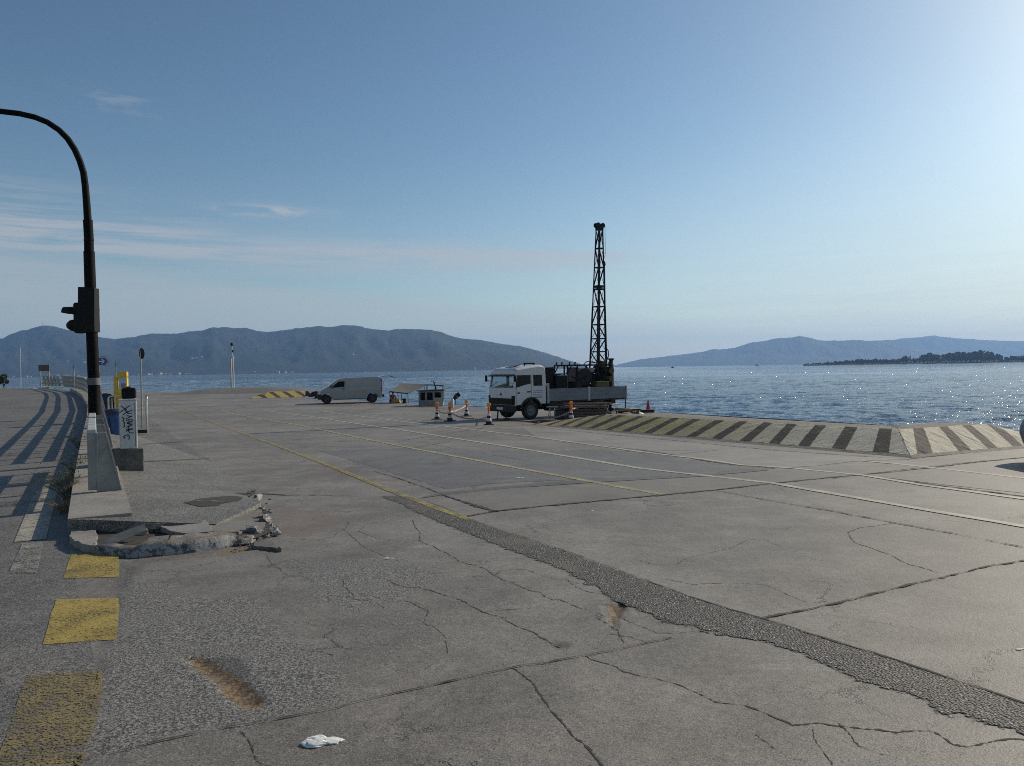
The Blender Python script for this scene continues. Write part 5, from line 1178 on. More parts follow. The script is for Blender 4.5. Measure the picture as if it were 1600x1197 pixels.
for s in(1,-1):
    mb=MB(); mb.box((.69,s*.15,.035),(.22,.085,.07)); mb.build('shoe',M_black,pe,bevel=.03)
    for f in range(4): mb=MB(); mb.tube([(.47,s*.10+(f-1.5)*.018,.23),(.53,s*.10+(f-1.5)*.02,.21),(.56,s*.10+(f-1.5)*.018,.18)],[.009,.008,.007],6); mb.build('finger',M_skin,pe)
    mb=MB(); mb.tube([(.45,s*.10-s*.03,.24),(.49,s*.10-s*.055,.23),(.52,s*.10-s*.05,.20)],[.011,.010,.008],6); mb.build('thumb',M_skin,pe)
# ------------------------------------------------------------------ cones with warning lamps and tape
def cone(px,py,label,h=.48,lamp=True,group=None,tilt=0):
    p=P(px,py); o=empty('traffic_cone',p,R(random.uniform(0,90)),label,'traffic cone',group)
    mb=MB(); mb.bx(-.20,.20,-.20,.20,0,.035); mb.build('base',M_rubber,o,bevel=.01)
    r0=.135; seg=[(0,.22,M_orange if not lamp else M_rubber),(.22,.45,M_refl),(.45,.62,M_rubber if lamp else M_orange),(.62,.82,M_refl),(.82,1,M_orange)] if lamp else [(0,1,M_red)]  # lower orange bands made black, their shade put into the colour
    for a,b,m in seg:
        mb=MB(); mb.lathe([(r0*(1-a)+.03*a,.035+a*h),(r0*(1-b)+.03*b,.035+b*h)],n=18,cap=(b==1)); mb.build('cone_body' if m in (M_orange,M_red) else 'band',m,o,smooth=50)
    if lamp:
        z=h+.02; mb=MB(); mb.bx(-.065,.065,-.045,.045,z,z+.15); l=mb.build('lamp_case',M_orange,o,bevel=.02)
        mb=MB(); mb.lathe([(0,-.075),(.07,-.06),(.085,-.03),(.085,.03),(.07,.06),(0,.075)],(0,0,z+.25),20,'y',cap=False); q=mb.build('lamp_lens',M_amber,l,smooth=50); q.rotation_euler=(0,0,-o.rotation_euler.z+R(20))
    return o,p
g='traffic cones with warning lamps around the drilling truck'
c1_,p1=cone(683,655.5,'lamp topped traffic cone farthest to the left of the truck, at the tape end',group=g)
c2_,p2=cone(703,658,'lamp topped traffic cone in the middle of the three left of the truck',.50,group=g)
c3_,p3=cone(729,650.5,'lamp topped traffic cone standing farther back, nearest the boats and quay edge',group=g)
c4_,p4=cone(764,664,'lamp topped traffic cone right in front of the truck bumper',.54,group=g)
c5_,p5=cone(892.5,657.5,'lamp topped traffic cone beside the truck, at the striped hump tip',.50,group=g)
c6_,p6=cone(1013,643.5,'plain red traffic cone without lamp at the quay edge behind the truck',.60,False)
def tape(a,b,za,zb2,sag,label,n=28):
    a=Vector((a.x,a.y,a.z+za)); b=Vector((b.x,b.y,b.z+zb2)); mb=MB()
    tv=Vector((0,0,1))
    for i in range(n):
        q=[]
        for u in (i/n,(i+1)/n):
            p=a.lerp(b,u)-Vector((0,0,sag*4*u*(1-u))); tw=.25*math.sin(u*9); off=Vector((0,tw*.03,.030)); q+= [p-off,p+off]
        mb.k=i%2; mb.add([q[0],q[2],q[3],q[1]],[(0,1,2,3)])
    o=mb.build('barrier_tape',[M_refl,M_red],fix=False); tag(o,label,'barrier tape'); return o
tape(p1,p2,.46,.40,.10,'sagging red and white tape between the two leftmost cones')
tape(p2,p3,.42,.56,.06,'red and white tape rising from the middle cone to the rear cone')
tape(p2,P(741,656),.40,.05,.10,'red and white tape drooping from the middle cone to the ground')
tape(p5,P(931,650),.52,.62,.04,'taut red and white tape running right from the cone over the timber pile',34)
tape(P(931,650),P(968,645),.62,.50,.03,'red and white tape continuing past the grey crate to the plywood')
tape(p4,P(742,656),.35,.03,.05,'red and white tape lying from the bumper cone along the ground')
tape(p5,P(846,655),.42,.06,.12,'red and white tape hanging from the hump cone down to the trestle')
# ------------------------------------------------------------------ gear beside the truck
def G_(px,py): return P(px,py)
random.seed(12)
p=G_(915,655.5); tp_=empty('timber_pile',p,R(-12),'stack of brown weathered planks lying beside the truck behind the tape','timber pile')
for lay in range(6):
    n=3 if lay<5 else 2
    for k in range(n):
        L=random.uniform(1.7,2.15); mb=MB(); mb.box((random.uniform(-.12,.12),k*.24+.05,.055+lay*.125),(L,.20,.095)); mb.build('plank',M_wood if random.random()<.8 else M_tan,tp_,bevel=.008)
    if lay<5:
        for xx in(-.6,.6): mb=MB(); mb.box((xx,.28,.115+lay*.125),(.09,.7,.024)); mb.build('batten',M_wood,tp_)
p=G_(880,655); o=empty('crate',p,R(-10),'black plastic crate between the trestle and the timber pile','crate')
mb=MB(); 
mb.bx(-.36,.36,-.22,.22,0,.03)
for s in(-1,1): mb.bx(-.36,.36,s*.22-.015,s*.22+.015,.03,.44); mb.bx(s*.36-.015,s*.36+.015,-.20,.20,.03,.44)
mb.build('shell',M_signback,o); mb=MB(); mb.bx(-.39,.39,-.25,.25,.40,.45); mb.build('rim',M_black,o,bevel=.012)
p=G_(863,656); o=empty('trestle',p,R(-20),'small grey folding trestle standing by the truck side','trestle')
for s in(-1,1):
    for t__ in(-1,1): mb=MB(); mb.tube([(s*.16,t__*.20,0),(s*.10,0,.56)],.018,6); mb.build('leg',M_galv,o)
mb=MB(); mb.bx(-.24,.24,-.05,.05,.56,.60); mb.build('top',M_galv,o); mb=MB(); mb.bx(-.18,.18,-.15,-.12,.16,.19); mb.build('cross_bar',M_galv,o)
p=G_(941,655); o=empty('crate',p,R(-8),'grey square crate in front of the right end of the timber pile','crate')
mb=MB(); mb.bx(-.20,.20,-.18,.18,0,.34)
for z in (.10,.22): mb.bx(-.205,.205,-.185,.185,z,z+.02)
mb.build('shell',M_grey,o,bevel=.01); mb=MB(); mb.bx(-.215,.215,-.195,.195,.34,.375); mb.build('lid',M_block,o,bevel=.01)
p=G_(958,653); o=empty('bucket',p,0,'white plastic bucket by the grey crate near the hump','bucket'); mb=MB(); mb.lathe([(.08,0),(.105,.24),(.112,.245),(.112,.26),(.098,.26),(.09,.05)],n=16); mb.build('body',M_signwhite,o,smooth=40); ring=[(.11*math.cos(a),.02,.25+.09*math.sin(a)) for a in [math.pi*k/10 for k in range(11)]]; mb=MB(); mb.tube(ring,.005,5); mb.build('handle',M_galv,o)
p=G_(980,650); o=empty('plywood_platform',p,R(-14),'pale plywood sheets propped low on battens behind the truck','plywood sheets')
mb=MB(); mb.box((0,.3,.30),(1.30,.75,.02),Matrix.Rotation(R(4),3,'X')); mb.build('sheet',M_ply,o)
mb=MB(); mb.box((.35,.25,.33),(.9,.6,.018),Matrix.Rotation(R(-3),3,'Y')); mb.build('sheet',M_ply,o)
mb=MB(); mb.box((-.25,.35,.345),(.7,.5,.02),Matrix.Rotation(R(3),3,'Y')); mb.build('sheet',M_tan,o)
for xx in(-.55,0,.5): mb=MB(); mb.bx(xx-.05,xx+.05,-.02,.6,0,.28); mb.build('batten',M_wood,o)
p=G_(977,651.5); o=lump('sack',M_ply,(0,0,0),(.34,.18,.20),21,amp=.15); o.location=(p.x,p.y-.25,p.z+.065); tag(o,'beige filled sack lying in front of the plywood sheets','sack')
p=G_(992,649); o=lump('sack',M_cab,(0,0,0),(.36,.2,.14),23,amp=.2); o.location=(p.x,p.y-.1,p.z+.045); tag(o,'pale blue plastic sack at the far right end of the gear','sack')
p=G_(1003,646); o=empty('beam',p,R(8),'dark timber beam lying at the quay edge near the red cone','beam'); mb=MB(); mb.box((-.3,.2,.10),(2.0,.22,.16)); mb.build('beam',M_chassis,o,bevel=.01) if False else None
ob_=mb.build('log',M_chassis,o,bevel=.012)
for (px,py,d_,m,lab,sd_) in [(945,656,(.5,.25,.16),M_rust,'low rust brown heap in front of the grey crate',31),(905,659.5,(.4,.2,.10),M_rust,'flat brown heap of soil at the hump tip beside the cone',33),(860,660,(.7,.25,.08),M_tan,'thin reddish spread of soil beside the truck front wheel',35)]:
    p=G_(px,py); o=lump('soil_heap',m,(0,0,0),d_,sd_,amp=.35); o.location=(p.x,p.y,p.z+.03); tag(o,lab,'soil heap')
mb=MB(); hp=[G_(*q)+Vector((0,0,.03)) for q in [(770,656),(790,658),(815,659),(840,661),(862,659),(885,660),(900,657)]]; mb.tube(resample(hp,.2),.024,6); o=mb.build('hose',M_tan,smooth=60); tag(o,'dark brown hose lying on the ground along the truck','hose')
p=G_(950,649); o=empty('pump',p,R(-10),'black pump with white tank beside the plywood under the tape','pump'); mb=MB(); mb.bx(-.25,.3,-.15,.2,.12,.36); mb.lathe([(.10,-.25),(.10,.25)],(0,-.1,.2),12,'x'); mb.build('motor',M_chassis,o,bevel=.03); mb=MB(); mb.bx(-.3,.35,-.2,.25,0,.10); mb.build('frame',M_chassis,o); mb=MB(); mb.lathe([(.06,0),(.07,.16),(.03,.2)],(.22,-.22,.0),10); mb.build('tank',M_signwhite,o,smooth=40)
# ------------------------------------------------------------------ litter
def paper(px,py,L,Wd,label,seed,rz=0):
    p=P(px,py); bm=bmesh.new(); bmesh.ops.create_icosphere(bm,subdivisions=4,radius=1); r=np.random.default_rng(seed)
    co=np.array([v.co for v in bm.verts]); rd=np.ones(len(co))
    for k in range(9):
        w_=r.normal(size=3)*(1.5+1.3*k); rd+=.20/(1+.5*k)*np.abs(np.sin(co@w_+r.uniform(0,6)))-.06/(1+.5*k)
    for v,f in zip(bm.verts,rd):
        x=v.co.x; neck=1-.38*math.exp(-((x-.15)/.2)**2); wd_=(1 if x<.15 else .72)*neck
        v.co=Vector((x*L*.5*f,v.co.y*Wd*.5*wd_*f,max(0,.3+v.co.z)*Wd*.15*f*(1 if x<.15 else .6)))
    me=bpy.data.meshes.new('litter'); bm.to_mesh(me); bm.free(); o=link('litter',me,M_paper)
    o.location=(p.x,p.y,p.z+.002); o.rotation_euler=(0,0,R(rz)); tag(o,label,'litter'); return o
paper(503,1160,.145,.085,'crumpled white paper lying on the concrete closest to the camera',2,8)
paper(608,873,.085,.03,'small white scrap on the concrete left of the gravel strip',4,-5)
paper(812,747,.12,.05,'white scrap lying between the two middle yellow lane lines',6)
paper(1594,1015,.05,.02,'white scrap at the right edge of the concrete',8,20)
paper(925,798,.05,.03,'tiny white scrap just below the dark transverse joint',10,20)
# ------------------------------------------------------------------ broken end of the pavement
fr=[(107,850),(118,859),(140,864.5),(175,868.5),(215,870),(260,868),(300,864),(345,858),(372,853)]
fp=[P(x,y) for x,y in fr]
M_kwhite=None
def kwhite(top=.85,nm='chipped_white_kerb'):
    m,t,b=newmat(nm); p=t.pos(); n=t.noise(p,7,6,.75,.4); f=t.noise(p,40,3,.7); _,_,pz=t.sep(p)
    k=t.ss(n+(f-.5)*.3,.47,.55); c=t.mix(k,(.34,.34,.345),(.06,.055,.05)); up_=t.sep(t.nor())[2]; 
    c=t.mix(t.ss(up_,.55,.85)*t.ss(n,.35,.5)*top,c,(.17,.15,.125)); t.put(b.inputs['Base Color'],t.mix(t.ss(f,.3,.7)*.3,c,(.2,.17,.13))); b.inputs['Roughness'].default_value=.85
    t.put(b.inputs['Normal'],t.bump(n+f*.4,.8,.02)); return m
M_kwhite=kwhite(); M_kw2=kwhite(.1,'white_painted_rubble')
M_rubble=mat('broken_concrete',(.21,.19,.165),.9,0,.5,9,(.07,.06,.05),.6,bump=.9,bscale=25)
M_cav=mat('dark_soil',(.045,.038,.032),.95,0,.5,14,bump=.8)
def kerbstone(pts,h,dep,label,seed,m,chip=.5):
    r=np.random.default_rng(seed); pts=resample(pts,.05); secs=[]; n=len(pts)
    for i,p in enumerate(pts):
        a=pts[max(0,i-1)]; b=pts[min(n-1,i+1)]; e=(b-a); e.z=0; e.normalize(); nr=Vector((-e.y,e.x,0)); nr=nr if nr.y>0 else -nr
        c=float(np.clip(fbm(np.array([i*.035*4.]),seed,4)[0]*.35+.4,0,1))*chip; hz=h*(1-.34*c)+r.normal()*.003; dp=dep*(1-.2*c); z=zq(p.y)
        ro=r.normal()*.0012
        secs.append([(p.x-nr.x*.0+nr.x*ro,p.y+nr.y*ro,z-.06),(p.x+nr.x*(.012+ro+.05*c),p.y+nr.y*(.012+ro+.05*c),z+hz-.03),(p.x+nr.x*(.04+.06*c),p.y+nr.y*(.04+.06*c),z+hz),(p.x+nr.x*dp,p.y+nr.y*dp,z+hz+.004*r.normal()),(p.x+nr.x*(dp+.01),p.y+nr.y*(dp+.01),z-.06)])
    mb=MB(); mb.loft(secs); o=mb.build('kerb_stone',m,smooth=55); o['label']=label; o['category']='kerb stone'; return o
kerbstone([fp[2]+Vector((.04,0,0)),fp[3],fp[4]],.075,.16,'chipped white kerb stone below the loose metal plate',5,M_kwhite,.9)
kerbstone([fp[4]+Vector((.01,0,0)),fp[5],fp[6],fp[7],fp[8]],.12,.36,'long chipped kerb stone with flaking white paint at the pavement end',8,M_kwhite,.45)
# dirt bed below the missing paving
bed=[(112,846),(150,862),(250,866),(345,856),(400,848),(424,838),(412,800),(398,775),(300,776),(200,790),(118,800)]
o=patch('dirt_bed',bed,M_cav,.05,.01); o['kind']='structure'
# broken slab at the right corner
def slab(px,zs,th,label,m,seed):
    base=[P(x,y,ZQ,zz) for (x,y),zz in zip(px,zs)]; pts=[]; r=np.random.default_rng(seed)
    for a,b in zip(base,base[1:]+base[:1]):
        n=max(2,int((b-a).length/.05))
        for i in range(n): q=a.lerp(b,i/n); pts.append(q+Vector((r.normal()*.006,r.normal()*.006,r.normal()*.004)) if i else q)
    mb=MB(); n=len(pts); mb.add([tuple(p) for p in pts]+[(p.x+r.normal()*.01,p.y+.01+r.normal()*.01,p.z-th) for p in pts],[tuple(range(n))]+[(i,n+i,n+(i+1)%n,(i+1)%n) for i in range(n)])
    o=mb.build('broken_slab',m); bm=bmesh.new(); bm.from_mesh(o.data); bmesh.ops.triangulate(bm,faces=[f for f in bm.faces if len(f.verts)>4]); bm.to_mesh(o.data); bm.free()
    tag(o,label,'broken slab'); return o
slab([(292,797),(326,784),(388,780),(417,806),(412,827),(350,833),(334,829),(316,815)],[.12,.105,.08,.055,.05,.09,.11,.12],.08,'smooth grey broken concrete slab at the pavement corner',M_slab2,4)
slab([(109,838),(118,845),(131,850),(148,852),(151,842),(150,829),(130,827),(111,828)],[.08,.08,.08,.08,.08,.09,.09,.09],.14,'rounded pale kerb slab at the road side corner of the pavement',M_kerb,12)
slab([(246,818),(290,813),(322,812),(333,830),(300,834),(268,830)],[.12,.13,.13,.13,.12,.11],.08,'pale cracked slab piece behind the white kerb stone',M_kerb,6)
slab([(396,852),(440,858),(425,846),(405,842)],[.03,.03,.045,.05],.04,'thin flat slab chip at the outer pavement corner',M_slab2,9)
for i,(px,py,d_,zz,m) in enumerate([(404,800,(.07,.10,.06),.03,M_kwhite),(398,786,(.05,.12,.06),.04,M_kwhite),(412,822,(.08,.10,.07),.02,M_kwhite),(398,838,(.15,.08,.07),.03,M_kwhite),(418,834,(.08,.10,.05),.01,M_kwhite),(240,838,(.14,.07,.06),.08,M_rubble),(262,836,(.11,.07,.06),.08,M_rubble),(222,842,(.08,.05,.05),.07,M_rubble),(385,850,(.07,.05,.05),.03,M_rubble),(402,816,(.06,.10,.06),.05,M_kwhite)]):
    p=P(px,py); o=lump('rubble',M_kw2 if m is M_kwhite else m,(0,0,0),d_,50+i,sub=2,amp=1.1); o.data.polygons.foreach_set('use_smooth',[False]*len(o.data.polygons)); o.location=(p.x,p.y,p.z+zz*.8); o['label']=['white painted rubble lump of the crumbled kerb corner','broken concrete lump behind the chipped kerb stone'][0 if m is M_kwhite else 1]; o['category']='rubble'; o['group']='rubble at the broken pavement corner' if m is M_kwhite else 'rubble behind the kerb stone'
mb=MB(); r=np.random.default_rng(77)
for k in range(150):
    u=r.random(); px=float(np.interp(u,[0,.35,.7,1],[392,402,420,372])+r.normal()*6); py=float(np.interp(u,[0,.35,.7,1],[776,800,832,856])+r.normal()*5); p=P(px,py); s=abs(r.normal())*.018+.006
    bmx=[(p.x+s*r.normal()*.5+a*s,p.y+b*s,p.z+.02+max(0,(830-py)/60)*.07+c*s*.8) for a,b,c in ((1,0,0),(-.4,.9,0),(-.5,-.8,.1),(.1,.1,1),(0,0,-.8))]
    mb.add(bmx,[(0,1,3),(1,2,3),(2,0,3),(1,0,4),(2,1,4),(0,2,4)])
tag(mb.build('kerb_crumbs',M_kw2),kind='stuff')
# metal plate
a=P(152,845,ZQ,.10); b=P(226,818,ZQ,.20); e=(b-a); mb=MB(); u_=e.normalized(); wv=Vector((.10,-.16,-.05)).normalized()
q=[a,b,b+wv*.16,a+wv*.19]; nn=u_.cross(wv).normalized()*.012
mb.add([tuple(v) for v in q]+[tuple(v+nn) for v in q],[(0,1,2,3),(7,6,5,4),(0,4,5,1),(1,5,6,2),(2,6,7,3),(3,7,4,0)])
o=mb.build('metal_plate',mat('dull_plate',(.10,.11,.11),.6,.2,.3,6,(.08,.07,.06),.4)); tag(o,'loose grey metal plate tilted over the hole in the pavement end','metal plate')
# flat dark sheet on the paving; a hole's shade put into its colour
M_hole=mat('hole_shade',(.035,.03,.025),.95,0,.4,20)
hp=[walk_pt(*q) for q in [(288,786),(310,780),(335,777),(362,775),(380,777),(374,783),(350,786),(338,791),(312,792),(300,789)]]
hp=resample(hp,.05,.008,True); me=bpy.data.meshes.new('hole_shade_patch'); me.from_pydata([(p.x,p.y,p.z+.005) for p in hp],[],[tuple(range(len(hp)))]); o=link('hole_shade_patch',me,M_hole); tag(o,kind='structure')
# ------------------------------------------------------------------ weeds by the kerb
M_stem=mat('weed_stem',(.10,.095,.045),.8,0,.3,20); M_leaf=mat('weed_leaf',(.055,.075,.025),.7,0,.4,20); M_straw=mat('dry_straw',(.22,.16,.075),.85,0,.3,20)
def weed(p,n,h,spread,label,ms,ml,seed,leaf=True,bias=(-.4,0)):
    o=empty('weed',p,0,label,'weed'); rr_=random.Random(seed); st=MB(); lf=MB()
    for k in range(n):
        a=rr_.uniform(0,6.28); r0=rr_.uniform(0,.10); L=h*rr_.uniform(.45,1); dx=math.cos(a)*spread*rr_.uniform(.3,1)+bias[0]*rr_.uniform(.2,1); dy=math.sin(a)*spread*rr_.uniform(.3,1)+bias[1]
        pts=[]; q=Vector((math.cos(a)*r0,math.sin(a)*r0*1.5,0))
        for i in range(6):
            u=i/5; pts.append(q+Vector((dx*u**1.4+rr_.gauss(0,.012),dy*u**1.4+rr_.gauss(0,.012),L*(u-.18*u*u))))
        st.tube(pts,[.0045,.004,.0035,.003,.0022,.0014],4,False)
        if leaf:
            for i in range(9):
                u=rr_.uniform(.15,1); j=min(4,int(u*5)); b_=pts[j].lerp(pts[j+1],u*5-j); d=Vector((rr_.gauss(0,1),rr_.gauss(0,1),rr_.uniform(-.3,.8))).normalized()
                s=d.cross(Vector((0,0,1)));  s=s.normalized() if s.length>.1 else Vector((1,0,0)); l=rr_.uniform(.02,.05)
                if rr_.random()<.45: st.tube([b_,b_+d*l*2.6],[.002,.001],3,False); b_=b_+d*l*2.6
                lf.add([b_,b_+d*l*.5+s*l*.2,b_+d*l,b_+d*l*.5-s*l*.2],[(0,1,2,3)])
    st.build('stems',ms,o,fix=False)
    if leaf: lf.build('leaves',ml,o,fix=False)
    return o
p=P(112,778,ZR); weed(p,48,.62,.30,'wiry green weed growing from the kerb foot beside the guard rail',M_stem,M_leaf,3,True,(-.35,-.05))
p=P(106,800,ZR); weed(p,60,.26,.20,'dry straw coloured grass tuft at the kerb below the wiry green weed',M_straw,M_straw,5,False,(-.05,0))
p=P(122,742,ZR); weed(p,34,.5,.2,'smaller dark weed farther along the kerb behind the wiry one',M_stem,M_leaf,9,True,(-.15,0))
p=P(128,700,ZR); weed(p,26,.4,.2,'thin weed along the kerb near the end of the shadow bars',M_stem,M_leaf,11,True,(-.1,0))
# ------------------------------------------------------------------ shrub, mast boat, distant things on the left
M_fol=mat('dark_foliage',(.035,.05,.018),.7,0,.5,2); M_folL=mat('light_foliage',(.07,.085,.03),.7,0,.4,2); M_bark=mat('bark',(.06,.045,.035),.9,0,.3,6)
def crown_mesh(name,rx_,ry_,rz_,zc,n,leaf,seed,clumps=9,shape=0):
    r=np.random.default_rng(seed); mb=MB(); cs=[]
    for k in range(clumps):
        while True:
            v=r.uniform(-1,1,3)
            if v@v<1: break
        taper=1-.45*max(0,v[2]) if shape==0 else max(.15,1-.75*(v[2]*.5+.5))
        cs.append((v[0]*rx_*.72*taper,v[1]*ry_*.72*taper,zc+v[2]*rz_*.75,r.uniform(.28,.50)))
    for k in range(n):
        c=cs[r.integers(len(cs))]; d=r.normal(size=3); d/=np.linalg.norm(d); rad=c[3]*r.uniform(.55,1.0)**.5
        p=np.array(c[:3])+d*np.array([rx_,ry_,rz_])*rad*.9
        a=r.normal(size=3); a/=np.linalg.norm(a); b=np.cross(a,r.normal(size=3)); b/=np.linalg.norm(b); s=leaf*r.uniform(.6,1.4)
        mb.k=int(r.random()<.3); mb.add([p-a*s,p+b*s*.55,p+a*s,p-b*s*.55],[(0,1,2,3)])
    return mb
yb=68.; kb=yb/1200; p=Vector((at(6,606,yb).x,yb,zr(yb))); o=empty('shrub',p,0,'small dense green shrub at the left edge beyond the road crest','shrub')
crown_mesh('crown',.72,.6,.55,.62,2600,.06,4,10).build('crown',[M_fol,M_folL],o,fix=False); mb=MB(); mb.tube([(0,0,-.1),(.02,0,.5)],[.06,.03],6); mb.tube([(0,0,.1),(.25,.05,.6)],[.04,.02],6); mb.tube([(0,0,.1),(-.25,.05,.6)],[.04,.02],6); mb.build('trunk',M_bark,o)
yb=68.; p=at(2,606,yb); o=empty('low_wall',(p.x-.6,yb-1.4,zr(yb)),0,'short pale wall end under the shrub at the left edge','wall'); mb=MB(); mb.bx(-1.6,.42,-.15,.15,-.1,.22); mb.build('wall',M_kerb,o,bevel=.02); mb=MB(); mb.bx(-1.6,.46,-.19,.19,.22,.27); mb.build('coping',M_slab,o)
yb=128.; kb=yb/1200; p=at(45,606,yb); o=empty('sailing_boat',(p.x,yb,SEA),R(6),'white sailing boat with bare mast beyond the road crest','sailing boat'); zt=lambda py:H0+ray(34,py)[2]*yb-SEA
hull('hull',o,6.4,2.2,1.35,M_hullw,M_hullw,.35); mx_=(at(33,600,yb).x-p.x)
mb=MB(); mb.tube([(mx_,0,.5),(mx_+.12,0,zt(543))],[.055,.04],8); m_=mb.build('mast',M_signwhite,o,smooth=60); mb=MB(); mb.bar((mx_-.45,0,zt(558.5)),(mx_+.6,0,zt(558)),.035); mb.build('spreader',M_signwhite,m_)
mb=MB(); mb.prism([(-1.2,1.3),(-1.0,1.62),(.9,1.62),(1.5,1.35)],-.6,.6); mb.build('cabin',M_hullw,o,bevel=.05)
# ------------------------------------------------------------------ far shore: houses, boats, mast
M_hw=mat('far_white_wall',(.34,.33,.31),.8,0,.15,.5); M_roof=mat('far_tiled_roof',(.28,.13,.08),.8,0,.2,.5)
random.seed(5)
hm=MB(); hm.bx(-4,4,-3.5,3.5,0,5); hw_=hm.build('house',M_hw); rm_=MB(); rm_.prism([(-4.5,5),(4.5,5),(0,7.2)],-3.9,3.9); rm_=rm_.build('roof',M_roof,hw_)
first=True; spots=[]
for k in range(46):
    px=random.choice([random.uniform(200,305),random.uniform(200,300),random.uniform(0,140),random.uniform(320,780)]); spots.append((px,0))
for k in range(14): spots.append((random.choice([random.uniform(18,42),random.uniform(80,135),random.uniform(288,318),random.uniform(548,556)]),1))
for px,hi in spots:
    o=hw_ if first else copy_tree(hw_)
    first=False
    D=random.uniform(2990,3040) if not hi else 3400
    d=ray(px,580); o.location=(d[0]*D,D,SEA+random.uniform(0,3) if not hi else SEA+62+random.uniform(-8,14)); s=random.uniform(.6,1.3); o.scale=(s*1.3,s,s*random.uniform(.7,1.1)); o.rotation_euler=(0,0,random.uniform(0,3))
    tag(o,'tiny pale house on the far shore below the left hills' if not hi else 'tiny pale house part way up the left hills','house','houses along the far shore' if not hi else 'houses part way up the hills')
d=ray(67,512); D=4290; o=empty('radio_mast',(d[0]*D,D,H0+d[2]*D-6),0,'thin radio mast on the summit of the leftmost hill','radio mast'); mb=MB(); mb.tube([(0,0,0),(0,0,38)],[1.2,.6],6); mb.build('mast',M_signback,o); mb=MB(); mb.tube([(9,0,0),(9,0,24)],[1,.5],6); mb.build('second_mast',M_signback,o)
yb=1500; p=at(1051,576,yb); o=empty('far_boat',(p.x,yb,SEA),0,'tiny dark boat on the open water right of the mast','boat'); hull('hull',o,7,2.4,1.2,M_hulld,M_hulld); mb=MB(); mb.bx(-1.5,.6,-.8,.8,1.0,2.9); mb.build('cabin',M_hulld,o)
yb=2600; p=at(1183,572,yb); o=empty('far_boat',(p.x,yb,SEA),0,'tiny white boat on the horizon left of the tree headland','boat'); hull('hull',o,14,4,2.4,M_hullw,M_hullw); mb=MB(); mb.bx(-4,2,-1.4,1.4,2,6); mb.build('cabin',M_hullw,o,bevel=.2)
# ------------------------------------------------------------------ tree headland on the right
D=1500.; kD=D/1200
mb=MB(); secs=[]
for px in np.linspace(1256,1760,60):
    d=ray(px,575); k=min(1,(px-1256)/60); x=d[0]*D; h=.5+.9*k
    secs.append([(x,D-30*k-4,SEA-1),(x,D-26*k-2,SEA+.5),(x,D-10*k,SEA+h),(x,D+60*k+2,SEA+h+1),(x,D+120*k+4,SEA-1)])
mb.loft(secs); tag(mb.build('headland',hill_mat('headland_ground',(.04,.04,.03),(.10,.09,.07),.05),smooth=60),kind='structure')
M_ft=mat('far_tree_foliage',(.025,.034,.016),.8,0,.4,.08); M_ft2=mat('far_tree_foliage_light',(.045,.055,.025),.8,0,.3,.08)
kinds=[]
for i,(a,b,c,z,sh) in enumerate([(5,4.5,4.2,6.0,0),(3.4,3.2,6.0,8.5,0),(1.8,1.8,7.0,8.5,1),(6.5,5,3.2,4.2,0),(4,4,5.5,8,0)]):
    t0=empty('tree',(0,0,0),0,'dark tree','tree','trees on the far headland'); crown_mesh('crown',a,b,c,z,620,.62 if sh==0 else .5,70+i,7,sh).build('crown',[M_ft,M_ft2],t0,fix=False)
    mb=MB(); mb.tube([(0,0,-1),(.1,0,z*.5),(.3,0,z)],[.4,.3,.15],6); mb.tube([(0,0,z*.4),(a*.4,0,z*.8)],[.2,.1],5); mb.tube([(0,0,z*.45),(-a*.35,.3,z*.85)],[.2,.1],5); mb.build('trunk',M_bark,t0); kinds.append((t0,z+c))
used=set(); random.seed(9)
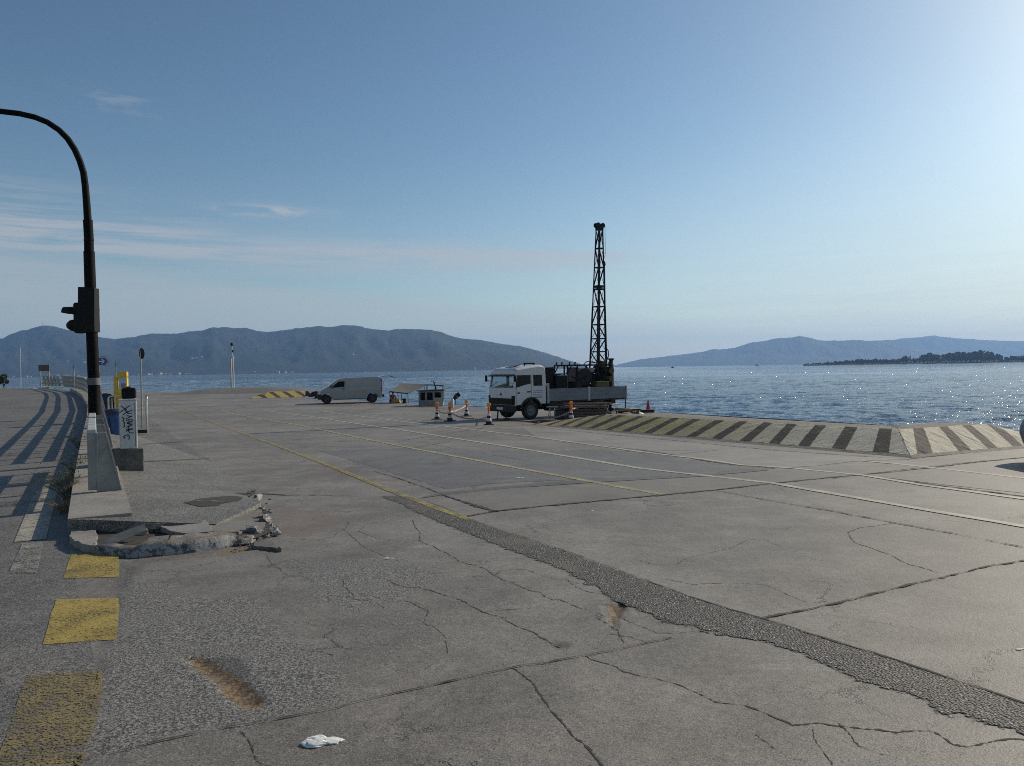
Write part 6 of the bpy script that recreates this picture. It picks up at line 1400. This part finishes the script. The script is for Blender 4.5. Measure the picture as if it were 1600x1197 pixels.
sky_=[(1258,2.2),(1262,4.2),(1268,2.0),(1274,4.5),(1285,3.0),(1292,5),(1300,5.0),(1322,7),(1340,8),(1360,8.5),(1375,9),(1395,8),(1405,8),(1411,16),(1425,9),(1440,13),(1450,14),(1456,17),(1470,11),(1485,17),(1500,18),(1518,17),(1530,21),(1545,18),(1552,21),(1557,19),(1562,10),(1572,11),(1585,12),(1600,11),(1630,13)]
n=0; px=1257.
def htop(px): return float(np.interp(px,[a for a,b in sky_],[b for a,b in sky_]))
while px<1620:
    for row in range(2):
        x=px+random.uniform(-1.5,1.5); hgt=htop(x)*kD*random.uniform(.55,1.08)*(1 if row==0 else .7)
        ki=random.choice([0,1,3,4,4] if hgt>9 else [0,3,3,0]); ki=2 if (abs(x-1422)<2) else ki
        t0,zz=kinds[ki]; o=t0 if ki not in used else copy_tree(t0); used.add(ki)
        d=ray(x,570); yy=D-(8 if row else -10)*min(1,(x-1256)/50)+random.uniform(-4,4); s=hgt/zz; w_=s*random.uniform(.95,1.35)*(1.25 if s<.6 else 1)
        o.location=(d[0]*yy,yy,SEA+1.5+1*min(1,(x-1256)/60)); o.scale=(w_,w_,s); o.rotation_euler=(0,0,random.uniform(0,6)); 
        lab='tall dark tree in the high clump on the far headland' if hgt>18 else 'low dark tree on the far headland tapering to its tip' if hgt<11 else 'mid sized dark tree on the far headland'
        o['label']=lab; o['group']={'t':'tall trees on the far headland','l':'low trees on the far headland','m':'mid sized trees on the far headland'}[lab[0]]; n+=1
    px+=2.6 if px<1400 else 4.2
for i,(t0,_) in enumerate(kinds):
    if i not in used: [bpy.data.objects.remove(c) for c in list(t0.children)]; bpy.data.objects.remove(t0)
# low scrub that ties the tree feet together
mb=MB(); r=np.random.default_rng(8)
for k in range(5200):
    px=1256+370*r.random()**.8; d=ray(px,570); yy=D+r.uniform(-14,12)*min(1,(px-1256)/40); hmax=htop(px)*kD*.30*min(1,(px-1250)/40); z=SEA+1+r.random()*hmax
    a=r.normal(size=3); a/=np.linalg.norm(a); b=np.cross(a,r.normal(size=3)); b/=np.linalg.norm(b); s=.9; p=np.array([d[0]*yy,yy,z])
    mb.k=int(r.random()<.3); mb.add([p-a*s,p+b*s*.6,p+a*s,p-b*s*.6],[(0,1,2,3)])
tag(mb.build('scrub',[M_ft,M_ft2],fix=False),kind='stuff')
